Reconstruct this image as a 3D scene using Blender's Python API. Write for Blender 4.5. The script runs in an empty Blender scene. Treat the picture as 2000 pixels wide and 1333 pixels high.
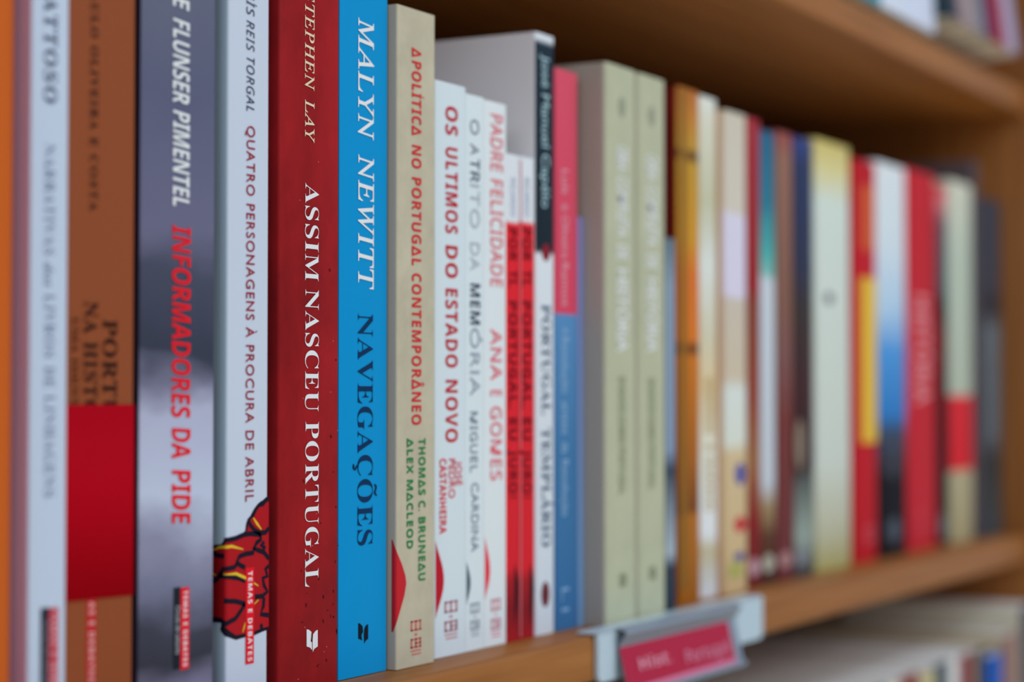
import bpy, bmesh, math, random, unicodedata
from mathutils import Vector, Matrix

SC = bpy.context.scene
COL = SC.collection
# ---------------------------------------------------------------- camera, world, lights, exposure
cam = bpy.data.cameras.new('camera'); cam.sensor_width = 36.0; cam.lens = 3900.0 / 2000.0 * 36.0
cam_ob = bpy.data.objects.new('camera', cam); COL.objects.link(cam_ob)
TH, PH = 0.509542, 0.027813                       # yaw from the shelf direction, upward pitch
cam_ob.location = (0.0, -0.36204, 0.0958)
_f = Vector((math.cos(TH) * math.cos(PH), math.sin(TH) * math.cos(PH), math.sin(PH)))
cam_ob.rotation_euler = _f.to_track_quat('-Z', 'Y').to_euler()
cam.clip_start = 0.02
cam.dof.use_dof = True; cam.dof.focus_distance = 0.665; cam.dof.aperture_fstop = 5.0
cam.dof.aperture_blades = 9
SC.camera = cam_ob

world = bpy.data.worlds.new('world'); SC.world = world; world.use_nodes = True
bg = world.node_tree.nodes['Background']
bg.inputs[0].default_value = (0.64, 0.75, 1.0, 1); bg.inputs[1].default_value = 0.42

def area(name, loc, target, sx, sy, power, col):
    l = bpy.data.lights.new(name, 'AREA'); l.shape = 'RECTANGLE'; l.size = sx; l.size_y = sy
    l.energy = power; l.color = col
    o = bpy.data.objects.new(name, l); COL.objects.link(o); o.location = loc
    o.rotation_euler = (Vector(target) - Vector(loc)).to_track_quat('-Z', 'Y').to_euler()
    return o
area('ceiling_panel_light', (1.3, -3.1, 1.5), (0.9, 0.0, 0.0), 3.4, 1.2, 46, (0.84, 0.94, 1.0))
area('near_ceiling_panel_light', (1.3, -1.3, 1.75), (0.9, 0.0, 0.0), 2.4, 0.6, 16, (0.84, 0.94, 1.0))
area('aisle_panel_light', (-2.0, -0.85, 0.95), (0.8, 0.0, 0.1), 1.0, 0.7, 12, (0.80, 0.88, 1.0))
SC.view_settings.view_transform = 'Standard'; SC.view_settings.look = 'None'
SC.view_settings.exposure = -0.19; SC.view_settings.gamma = 1.0; SC.view_settings.use_curve_mapping = False

# ---------------------------------------------------------------- helpers
ILL = (0.66, 0.71, 0.79)                   # what a white sheet on the spines would read, used to recover paint colours
def lin(c):
    c /= 255.0
    return c / 12.92 if c <= 0.04045 else ((c + 0.055) / 1.055) ** 2.4
def C(c):
    return tuple(min(0.92, lin(v) / k) for v, k in zip(c, ILL)) + (1.0,)

_m = {}
def nmat(name):
    m = bpy.data.materials.new(name); m.use_nodes = True
    nt = m.node_tree; b = nt.nodes['Principled BSDF']
    return m, nt, b
def paint(c, rough=0.46, spec=0.07):
    k = (tuple(c), rough, spec)
    if k not in _m:
        m, nt, b = nmat('print_ink'); b.inputs['Base Color'].default_value = C(c)
        n = nt.nodes.new('ShaderNodeTexNoise'); n.inputs['Scale'].default_value = 180
        tc = nt.nodes.new('ShaderNodeTexCoord'); nt.links.new(tc.outputs['Object'], n.inputs['Vector'])
        r = nt.nodes.new('ShaderNodeMapRange'); r.inputs[3].default_value = rough - .05; r.inputs[4].default_value = rough + .05
        nt.links.new(n.outputs[0], r.inputs[0]); nt.links.new(r.outputs[0], b.inputs['Roughness'])
        b.inputs['Specular IOR Level'].default_value = spec
        _m[k] = m
    return _m[k]
def ramp_mat(stops, jitter=0.0, scale=60, interp='LINEAR', rough=0.42):
    """paint printed in bands up the spine: stops are (height in metres, colour)"""
    m, nt, b = nmat('printed_spine'); L = nt.links
    tc = nt.nodes.new('ShaderNodeTexCoord'); sp = nt.nodes.new('ShaderNodeSeparateXYZ')
    L.new(tc.outputs['Object'], sp.inputs[0])
    z = sp.outputs[2]
    if jitter:
        n = nt.nodes.new('ShaderNodeTexNoise'); n.inputs['Scale'].default_value = scale; n.inputs['Detail'].default_value = 4
        mp = nt.nodes.new('ShaderNodeMapping'); mp.inputs['Scale'].default_value = (.5, .5, 1)
        L.new(tc.outputs['Object'], mp.inputs[0]); L.new(mp.outputs[0], n.inputs['Vector'])
        a = nt.nodes.new('ShaderNodeMath'); a.operation = 'MULTIPLY_ADD'
        L.new(n.outputs[0], a.inputs[0]); a.inputs[1].default_value = jitter; L.new(z, a.inputs[2])
        s = nt.nodes.new('ShaderNodeMath'); s.operation = 'SUBTRACT'; L.new(a.outputs[0], s.inputs[0]); s.inputs[1].default_value = jitter / 2
        z = s.outputs[0]
    zs = [s_[0] for s_ in stops]; z0, z1 = min(zs) - 1e-4, max(zs) + 1e-4
    mr = nt.nodes.new('ShaderNodeMapRange'); mr.inputs[1].default_value = z0; mr.inputs[2].default_value = z1
    L.new(z, mr.inputs[0])
    cr = nt.nodes.new('ShaderNodeValToRGB'); cr.color_ramp.interpolation = interp
    L.new(mr.outputs[0], cr.inputs[0]); el = cr.color_ramp.elements
    st = sorted(stops)
    while len(el) > 1: el.remove(el[-1])
    el[0].position = (st[0][0] - z0) / (z1 - z0); el[0].color = C(st[0][1])
    for zz, c in st[1:]:
        e = el.new((zz - z0) / (z1 - z0)); e.color = C(c)
    L.new(cr.outputs[0], b.inputs['Base Color'])
    b.inputs['Roughness'].default_value = rough; b.inputs['Specular IOR Level'].default_value = 0.07
    return m
def mottle_mat(c0, c1, specks, speck_col, scale=40, stretch=(1, 1, 1), rough=0.4, bump=0.0):
    m, nt, b = nmat('mottled_cover'); L = nt.links
    tc = nt.nodes.new('ShaderNodeTexCoord'); mp = nt.nodes.new('ShaderNodeMapping'); mp.inputs['Scale'].default_value = stretch
    L.new(tc.outputs['Object'], mp.inputs[0])
    n = nt.nodes.new('ShaderNodeTexNoise'); n.inputs['Scale'].default_value = scale; n.inputs['Detail'].default_value = 6; n.inputs['Roughness'].default_value = .65
    L.new(mp.outputs[0], n.inputs['Vector'])
    cr = nt.nodes.new('ShaderNodeValToRGB'); cr.color_ramp.elements[0].position = .32; cr.color_ramp.elements[1].position = .68
    cr.color_ramp.elements[0].color = C(c0); cr.color_ramp.elements[1].color = C(c1)
    L.new(n.outputs[0], cr.inputs[0]); out = cr.outputs[0]
    if specks:
        n2 = nt.nodes.new('ShaderNodeTexNoise'); n2.inputs['Scale'].default_value = specks; n2.inputs['Detail'].default_value = 3
        L.new(tc.outputs['Object'], n2.inputs['Vector'])
        r2 = nt.nodes.new('ShaderNodeValToRGB'); r2.color_ramp.elements[0].position = .68; r2.color_ramp.elements[1].position = .73
        L.new(n2.outputs[0], r2.inputs[0])
        mx = nt.nodes.new('ShaderNodeMix'); mx.data_type = 'RGBA'; L.new(r2.outputs[0], mx.inputs[0]); L.new(out, mx.inputs[6]); mx.inputs[7].default_value = C(speck_col)
        out = mx.outputs[2]
    L.new(out, b.inputs['Base Color'])
    b.inputs['Roughness'].default_value = rough; b.inputs['Specular IOR Level'].default_value = 0.09
    if bump:
        bp = nt.nodes.new('ShaderNodeBump'); bp.inputs['Strength'].default_value = bump; bp.inputs['Distance'].default_value = .0004
        L.new(n.outputs[0], bp.inputs['Height']); L.new(bp.outputs[0], b.inputs['Normal'])
    return m
def wood_mat(dark, light, axis='X', rough=0.42):
    m, nt, b = nmat('beech_wood'); L = nt.links
    tc = nt.nodes.new('ShaderNodeTexCoord'); mp = nt.nodes.new('ShaderNodeMapping')
    mp.inputs['Scale'].default_value = (2.2, 55, 55) if axis == 'X' else (55, 55, 2.2)
    L.new(tc.outputs['Object'], mp.inputs[0])
    n = nt.nodes.new('ShaderNodeTexNoise'); n.inputs['Scale'].default_value = 2.2; n.inputs['Detail'].default_value = 7; n.inputs['Distortion'].default_value = .35
    L.new(mp.outputs[0], n.inputs['Vector'])
    cr = nt.nodes.new('ShaderNodeValToRGB'); cr.color_ramp.elements[0].position = .3; cr.color_ramp.elements[1].position = .72
    cr.color_ramp.elements[0].color = dark + (1,); cr.color_ramp.elements[1].color = light + (1,)
    L.new(n.outputs[0], cr.inputs[0]); L.new(cr.outputs[0], b.inputs['Base Color'])
    bp = nt.nodes.new('ShaderNodeBump'); bp.inputs['Strength'].default_value = .15; bp.inputs['Distance'].default_value = .0006
    L.new(n.outputs[0], bp.inputs['Height']); L.new(bp.outputs[0], b.inputs['Normal'])
    b.inputs['Roughness'].default_value = rough; b.inputs['Specular IOR Level'].default_value = 0.22
    return m
WOOD = wood_mat((0.30, 0.104, 0.019), (0.47, 0.178, 0.042), 'X')
WOODV = wood_mat((0.30, 0.104, 0.019), (0.47, 0.178, 0.042), 'Z')

def page_mat(c):
    m, nt, b = nmat('page_edges'); L = nt.links
    tc = nt.nodes.new('ShaderNodeTexCoord'); mp = nt.nodes.new('ShaderNodeMapping'); mp.inputs['Scale'].default_value = (2600, 12, 12)
    L.new(tc.outputs['Object'], mp.inputs[0])
    n = nt.nodes.new('ShaderNodeTexNoise'); n.inputs['Scale'].default_value = 1; L.new(mp.outputs[0], n.inputs['Vector'])
    cr = nt.nodes.new('ShaderNodeValToRGB'); cr.color_ramp.elements[0].color = C(tuple(int(v * .88) for v in c)); cr.color_ramp.elements[1].color = C(c)
    L.new(n.outputs[0], cr.inputs[0]); L.new(cr.outputs[0], b.inputs['Base Color']); b.inputs['Roughness'].default_value = .8
    return m
PAGES = page_mat((200, 198, 185)); PAGES_WHITE = page_mat((226, 234, 240))

def obj(name, bm, mats, parent=None, kind=None):
    me = bpy.data.meshes.new(name); bm.to_mesh(me); bm.free()
    for m in (mats if isinstance(mats, (list, tuple)) else [mats]): me.materials.append(m)
    o = bpy.data.objects.new(name, me); COL.objects.link(o)
    if parent: o.parent = parent
    if kind: o['kind'] = kind
    return o
def thing(name, label, cat, loc, group=None):
    o = bpy.data.objects.new(name, None); COL.objects.link(o); o.location = loc; o.empty_display_size = .02
    o['label'] = label; o['category'] = cat
    if group: o['group'] = group
    return o
def box(bm, x0, x1, y0, y1, z0, z1, bev=0.0, seg=2, mi=0):
    r = bmesh.ops.create_cube(bm, size=1)
    bmesh.ops.scale(bm, verts=r['verts'], vec=(x1 - x0, y1 - y0, z1 - z0))
    bmesh.ops.translate(bm, verts=r['verts'], vec=((x0 + x1) / 2, (y0 + y1) / 2, (z0 + z1) / 2))
    fs = set(f for v in r['verts'] for f in v.link_faces)
    for f in fs: f.material_index = mi
    if bev:
        es = list(set(e for v in r['verts'] for e in v.link_edges))
        bmesh.ops.bevel(bm, geom=es, offset=bev, segments=seg, profile=.5, affect='EDGES')
def smooth(o, ang=40):
    for p in o.data.polygons: p.use_smooth = True
    try: o.data.set_sharp_from_angle(angle=math.radians(ang))
    except Exception: pass

# ---------------------------------------------------------------- lettering
BASES = {'S': (0x1D400, 0x1D41A), 'B': (0x1D400, 0x1D41A), 'I': (0x1D434, 0x1D44E), 'K': (0x1D5D4, 0x1D5EE), 'Q': (0x1D5D4, 0x1D5EE),
         'J': (0x1D608, 0x1D622), 'R': (0x1D5A0, 0x1D5BA), 'T': (0x1D5A0, 0x1D5BA)}
OFFS = {'S': -0.007, 'B': 0.0, 'I': 0.008, 'K': 0.0, 'J': 0.0, 'R': 0.0, 'N': 0.0, 'M': 0.007, 'H': 0.0115, 'Q': .007, 'T': .008}
def mapch(c, st):
    if c == '\u0394' and st in 'KQ': return '\U0001D759'
    if st in BASES:
        if 'A' <= c <= 'Z': return chr(BASES[st][0] + ord(c) - 65)
        if 'a' <= c <= 'z':
            if st == 'I' and c == 'h': return '\u210e'
            return chr(BASES[st][1] + ord(c) - 97)
    return c
GL = {}
def build_glyphs(need):
    """one flat outline mesh per letter, plus its advance width, from Blender's built-in lettering"""
    tmp = []
    def mk(body, st):
        cu = bpy.data.curves.new('g', 'FONT'); cu.body = body; cu.size = 1.0; cu.offset = OFFS[st]; cu.resolution_u = 4
        o = bpy.data.objects.new('g', cu); COL.objects.link(o); tmp.append(o); return o
    need = sorted(need); rec = []
    refs = {st: (mk(mapch('H', st), st), mk(mapch('H', st) * 2, st)) for st in sorted(set(s for s, c in need))}
    for st, c in need:
        h = mapch('H', st); g = mapch(c, st)
        rec.append((st, c, mk(g, st), mk(h + g + h, st)))
    bpy.context.view_layer.update(); dg = bpy.context.evaluated_depsgraph_get()
    def mesh(o):
        e = o.evaluated_get(dg); me = e.to_mesh()
        v = [(p.co.x, p.co.y) for p in me.vertices]; f = [tuple(p.vertices) for p in me.polygons]
        e.to_mesh_clear(); return v, f
    R = {}
    for st, (a, b) in refs.items():
        va = mesh(a)[0]; vb = mesh(b)[0]
        R[st] = (max(p[1] for p in va), max(p[0] for p in vb))
    for st, c, a, b in rec:
        v, f = mesh(a); cap, hh = R[st]; w = max(p[0] for p in mesh(b)[0]) - hh
        GL[(st, c)] = ([(x / cap, y / cap) for x, y in v], f, w / cap)
    for o in tmp:
        cu = o.data; bpy.data.objects.remove(o); bpy.data.curves.remove(cu)
ACC = {'\u0301': [[(.42, 1.08), (.60, 1.34), (.76, 1.30), (.52, 1.06)]],
       '\u0300': [[(.58, 1.08), (.40, 1.34), (.24, 1.30), (.48, 1.06)]],
       '\u0302': [[(.22, 1.08), (.44, 1.34), (.56, 1.34), (.78, 1.08), (.68, 1.06), (.50, 1.22), (.32, 1.06)]],
       '\u0303': [[(.16, 1.10), (.22, 1.24), (.36, 1.28), (.60, 1.20), (.72, 1.22), (.78, 1.30), (.84, 1.30), (.78, 1.15), (.64, 1.08), (.40, 1.16), (.28, 1.16), (.22, 1.08)]],
       '\u0327': [[(.50, .02), (.46, -.10), (.60, -.12), (.60, -.20), (.42, -.24), (.38, -.30), (.58, -.34), (.74, -.24), (.74, -.12), (.60, -.06), (.60, .02)]]}
def layout(txt, st, track=0.0):
    vs, fs, pen = [], [], 0.0
    units = []
    for c in unicodedata.normalize('NFD', txt):
        if unicodedata.combining(c): units[-1] += c
        else: units.append(c)
    for d in units:
        base = d[0]
        if base == ' ': pen += .38 + track; continue
        v, f, w = GL[(st, base)]
        k = len(vs); vs += [(x + pen, y) for x, y in v]; fs += [tuple(i + k for i in t) for t in f]
        xs = [x for x, y in v]; xa, xb = min(xs), max(xs)
        top = max(y for x, y in v)
        for a in d[1:]:
            wid = max(xb - xa, .4); mid = (xa + xb) / 2
            for poly in ACC[a]:
                k = len(vs)
                sh = (top - 1.0) if a != '\u0327' else 0
                vs += [(pen + mid + (x - .5) * min(wid, .8), y + sh) for x, y in poly]; fs.append(tuple(range(k, k + len(poly))))
        pen += w + track
    return vs, fs
def lettering(t, parent, ox, y, name):
    """t = text, style, tracking, shear, x of baseline, x of cap top, z where it starts, z where it ends, colour"""
    txt, st, track, shear, xb, xc, za, zb, col = t
    vs, fs = layout(txt, st, track)
    a0 = min(v[0] for v in vs); a1 = max(v[0] for v in vs); s = (za - zb) / (a1 - a0)
    bm = bmesh.new(); bv = []
    for a, h in vs:
        hx = xb + h * (xc - xb)
        bv.append(bm.verts.new((hx - ox, y, za - (a - a0) * s - shear * h * abs(xc - xb))))
    for f in fs:
        try: bm.faces.new([bv[i] for i in f])
        except ValueError: pass
    for f in bm.faces:
        f.normal_update()
        if f.normal.y > 0: f.normal_flip()
    return obj(name, bm, paint(col), parent)
need = set()
def need_text(txt, st):
    for b in unicodedata.normalize('NFD', txt):
        if b != ' ' and not unicodedata.combining(b): need.add((st, b))

# ---------------------------------------------------------------- the bookcase
def plank(name, x0, x1, y0, y1, z0, z1, parent, m):
    bm = bmesh.new(); box(bm, x0, x1, y0, y1, z0, z1, .0022, 3); o = obj(name, bm, m, parent); smooth(o); return o
PX = 1.37995                              # inner face of the right side panel
LX = 0.355                               # inner face of the left side panel
T = .0182; PITCH = .3091
case = thing('bookcase', 'light brown wooden bookcase holding every row of books', 'bookcase', (0, 0, -.96))
for k, zt in enumerate((-.9273 + .0, -.6182, -.3091, 0.0, .3091, .6182, .93)):
    plank('shelf_board', LX, PX, 0.0, .27, zt - T + .96, zt + .96, case, WOOD)
plank('side_panel', PX, PX + .028, -.007, .285, 0, .96 + .95, case, WOODV)
plank('side_panel', LX - .028, LX, -.007, .285, 0, .96 + .95, case, WOODV)
plank('back_panel', LX, PX, .271, .279, .02, .96 + .94, case, WOODV)
bm = bmesh.new(); box(bm, -3.5, 5.5, -5.0, .34, -1.0, -.96)
fl = obj('floor', bm, mottle_mat((206, 186, 156), (220, 200, 170), 0, None, 3), kind='structure')
bm = bmesh.new(); box(bm, -3.5, 5.5, .34, .44, -.96, 1.9)
obj('wall_back', bm, mottle_mat((200, 200, 196), (208, 208, 204), 0, None, 4), kind='structure')

# ---------------------------------------------------------------- books
def profile(w, d, rl, rr, t):
    """closed U outline of a cover seen from above, spine towards -y"""
    out = [(0, d)]
    def arc(cx, cy, r, a0, a1, n=5):
        return [(cx + r * math.cos(math.radians(a0 + (a1 - a0) * i / n)), cy + r * math.sin(math.radians(a0 + (a1 - a0) * i / n))) for i in range(n + 1)]
    out += arc(rl, rl, rl, 180, 270); n_left = len(out) - 1
    out += arc(w - rr, rr, rr, 270, 360); out += [(w, d)]
    ins = [(w - t, d)]
    ri = max(rr - t, .0003); ins += arc(w - t - ri, t + ri, ri, 360, 270)
    ri = max(rl - t, .0003); ins += arc(t + ri, t + ri, ri, 270, 180); ins += [(t, d)]
    return out, ins, n_left
def cover_mesh(w, d, h, rl, rr, t, two=False):
    out, ins, nl = profile(w, d, rl, rr, t)
    bm = bmesh.new(); n = len(out)
    assert len(ins) == n
    ins = ins[::-1]
    lv = {}
    for z in (0, h):
        lv[z] = ([bm.verts.new((x, y, z)) for x, y in out], [bm.verts.new((x, y, z)) for x, y in ins])
    for i in range(n - 1):
        f = bm.faces.new((lv[0][0][i], lv[0][0][i + 1], lv[h][0][i + 1], lv[h][0][i]))
        if two and i >= nl - 3 and i < n - 2: f.material_index = 1
        bm.faces.new((lv[0][1][i + 1], lv[0][1][i], lv[h][1][i], lv[h][1][i + 1]))
        bm.faces.new((lv[0][0][i + 1], lv[0][0][i], lv[0][1][i], lv[0][1][i + 1]))
        bm.faces.new((lv[h][0][i], lv[h][0][i + 1], lv[h][1][i + 1], lv[h][1][i]))
    for e in (0, n - 1):
        bm.faces.new((lv[0][0][e], lv[h][0][e], lv[h][1][e], lv[0][1][e]))
    bmesh.ops.recalc_face_normals(bm, faces=bm.faces[:])
    return bm
def wrap(px, py, rl, e=0.0):
    """bend print that runs past the spine's left edge round the shoulder; px is the distance from the book's left side"""
    if px >= rl: return px, -e
    s = rl - px; L = rl * math.pi / 2
    if s <= L:
        a = s / rl; return rl - (rl + e) * math.sin(a), rl - (rl + e) * math.cos(a)
    return -e, rl + (s - L)
def poly_bm(bm, pts, rl, e, cuts=True):
    b2 = bmesh.new()
    vs = [b2.verts.new((x, 0, z)) for x, z in pts]
    try: b2.faces.new(vs)
    except ValueError: return
    bmesh.ops.triangulate(b2, faces=b2.faces[:])
    if rl and min(p[0] for p in pts) < rl:
        for k in range(0, 9):
            g = b2.verts[:] + b2.edges[:] + b2.faces[:]
            bmesh.ops.bisect_plane(b2, geom=g, plane_co=(rl - rl * math.pi / 2 * k / 6, 0, 0), plane_no=(1, 0, 0))
    b2.verts.index_update(); mp = []
    for v in b2.verts:
        x, y = wrap(v.co.x, 0, rl, e); mp.append(bm.verts.new((x, y, v.co.z)))
    for f in b2.faces:
        try: bm.faces.new([mp[v.index] for v in f.verts])
        except ValueError: pass
    b2.free()
def stroke(bm, pts, wd, rl, e, taper=False):
    n = len(pts)
    P = [Vector(p) for p in pts]
    W = [wd * (math.sin(math.pi * (i + .35) / (n - .3)) if taper else 1.0) for i in range(n)]
    L, Rr = [], []
    for i in range(n):
        d = (P[min(i + 1, n - 1)] - P[max(i - 1, 0)]).normalized(); q = Vector((-d.y, d.x)) * max(W[i], wd * .15) / 2
        L.append(P[i] + q); Rr.append(P[i] - q)
    for i in range(n - 1):
        poly_bm(bm, [tuple(L[i]), tuple(L[i + 1]), tuple(Rr[i + 1]), tuple(Rr[i])], rl, e)
def orient(bm):
    for f in bm.faces:
        f.normal_update()
        if f.normal.y > 0: f.normal_flip()
def logo_bm(x0, x1, z0, z1, rl, e):
    """small square-block publisher's mark: square, dot, square, bar"""
    bm = bmesh.new(); H = z1 - z0; W = x1 - x0; w = W * .13
    def r(a, b, c, d): poly_bm(bm, [(x0 + a * W, z1 - c * H), (x0 + b * W, z1 - c * H), (x0 + b * W, z1 - d * H), (x0 + a * W, z1 - d * H)], 0, e)
    for c, d in ((0, .30), (.52, .80)):
        r(0, 1, c, c + .05); r(0, 1, d - .05, d); r(0, .14, c, d); r(.86, 1, c, d); r(.43, .57, c, d)
    r(.43, 1, .64, .69); r(.38, .62, .38, .44); r(0, 1, .86, .90); r(.1, 1, .96, 1.0)
    orient(bm); return bm
def make_book(B):
    x0, x1, y, h, d = B['x0'], B['x1'], B['y'], B['h'], B['d']; w = x1 - x0; rl, rr = B['rl'], B['rr']
    t = B.get('t', .0005)
    r = thing('book', B['label'], 'book', (x0, y, B.get('z', 0.0003)), 'books on the middle shelf')
    sp = B['spine']
    if sp[0] == 'flat': ms = paint(sp[1], B.get('rough', .42))
    elif sp[0] == 'ramp': ms = ramp_mat(sp[1], sp[2], sp[3])
    elif sp[0] == 'mottle': ms = mottle_mat(*sp[1:])
    mc = paint(B['side'], B.get('rough', .42)) if B.get('side') else ms
    o = obj('cover', cover_mesh(w, d, h, rl, rr, t, True), [mc, ms], r); smooth(o, 50)
    bm = bmesh.new(); q = B.get('inset', .0004)
    box(bm, t + .0001, w - t - .0001, max(rl, rr) * .6 + t, d - .001 - q, q, h - q)
    obj('pages', bm, PAGES, r)
    lay = 0.00006
    parts = {}
    for it in B.get('items', ()):
        k = it[0]
        if k == 't':
            o = lettering(it[2], r if not it[3] else parts[it[3]], x0, -lay * 4, it[1])
        elif k == 'p':          # polygon print: name, colour, pts, layer
            bm = bmesh.new(); poly_bm(bm, [(a - x0, b) for a, b in it[3]], rl, lay * it[4]); orient(bm)
            parts[it[5] if len(it) > 5 else it[1]] = obj(it[1], bm, paint(it[2]), r)
        elif k == 's':          # strokes: name, colour, list of (pts,width), layer, taper
            bm = bmesh.new()
            for pts, wd in it[3]: stroke(bm, [(a - x0, b) for a, b in pts], wd, rl, lay * it[4], it[5])
            orient(bm); obj(it[1], bm, paint(it[2]), r, 'stuff' if 'speck' in it[1] or 'fleck' in it[1] else None)
        elif k == 'l':          # publisher's block mark
            _, nm, col, a, b, za, zb = it
            obj(nm, logo_bm(a - x0, b - x0, za, zb, rl, lay * 2), paint(col), r)
        elif k == 'e':          # round or oval emblem
            _, nm, col, cx, cz, ax, az = it
            bm = bmesh.new(); poly_bm(bm, [(cx - x0 + ax * math.cos(i * math.pi / 10), cz + az * math.sin(i * math.pi / 10)) for i in range(20)], 0, lay * 2); orient(bm)
            obj(nm, bm, paint(col), r)
        elif k == 'band':       # paper band wrapped round the cover: z0, z1 left, z1 right
            _, nm, col, zt, zl, zr = it
            out, ins, nl = profile(w + .0006, d - .02, rl + .0003, rr + .0003, .0002)
            bm = bmesh.new(); pv = None
            for a, b in out:
                zb_ = zl + (zr - zl) * max(0, min(1, a / w)) ** 1.6
                v = (bm.verts.new((a - .0003, b - .0003, zb_)), bm.verts.new((a - .0003, b - .0003, zt)))
                if pv: bm.faces.new((pv[0], v[0], v[1], pv[1]))
                pv = v
            o = obj(nm, bm, paint(col, .7, .04), r); s = o.modifiers.new('thick', 'SOLIDIFY'); s.thickness = .00012; s.offset = 1
            smooth(o, 50)
    return r
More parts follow.
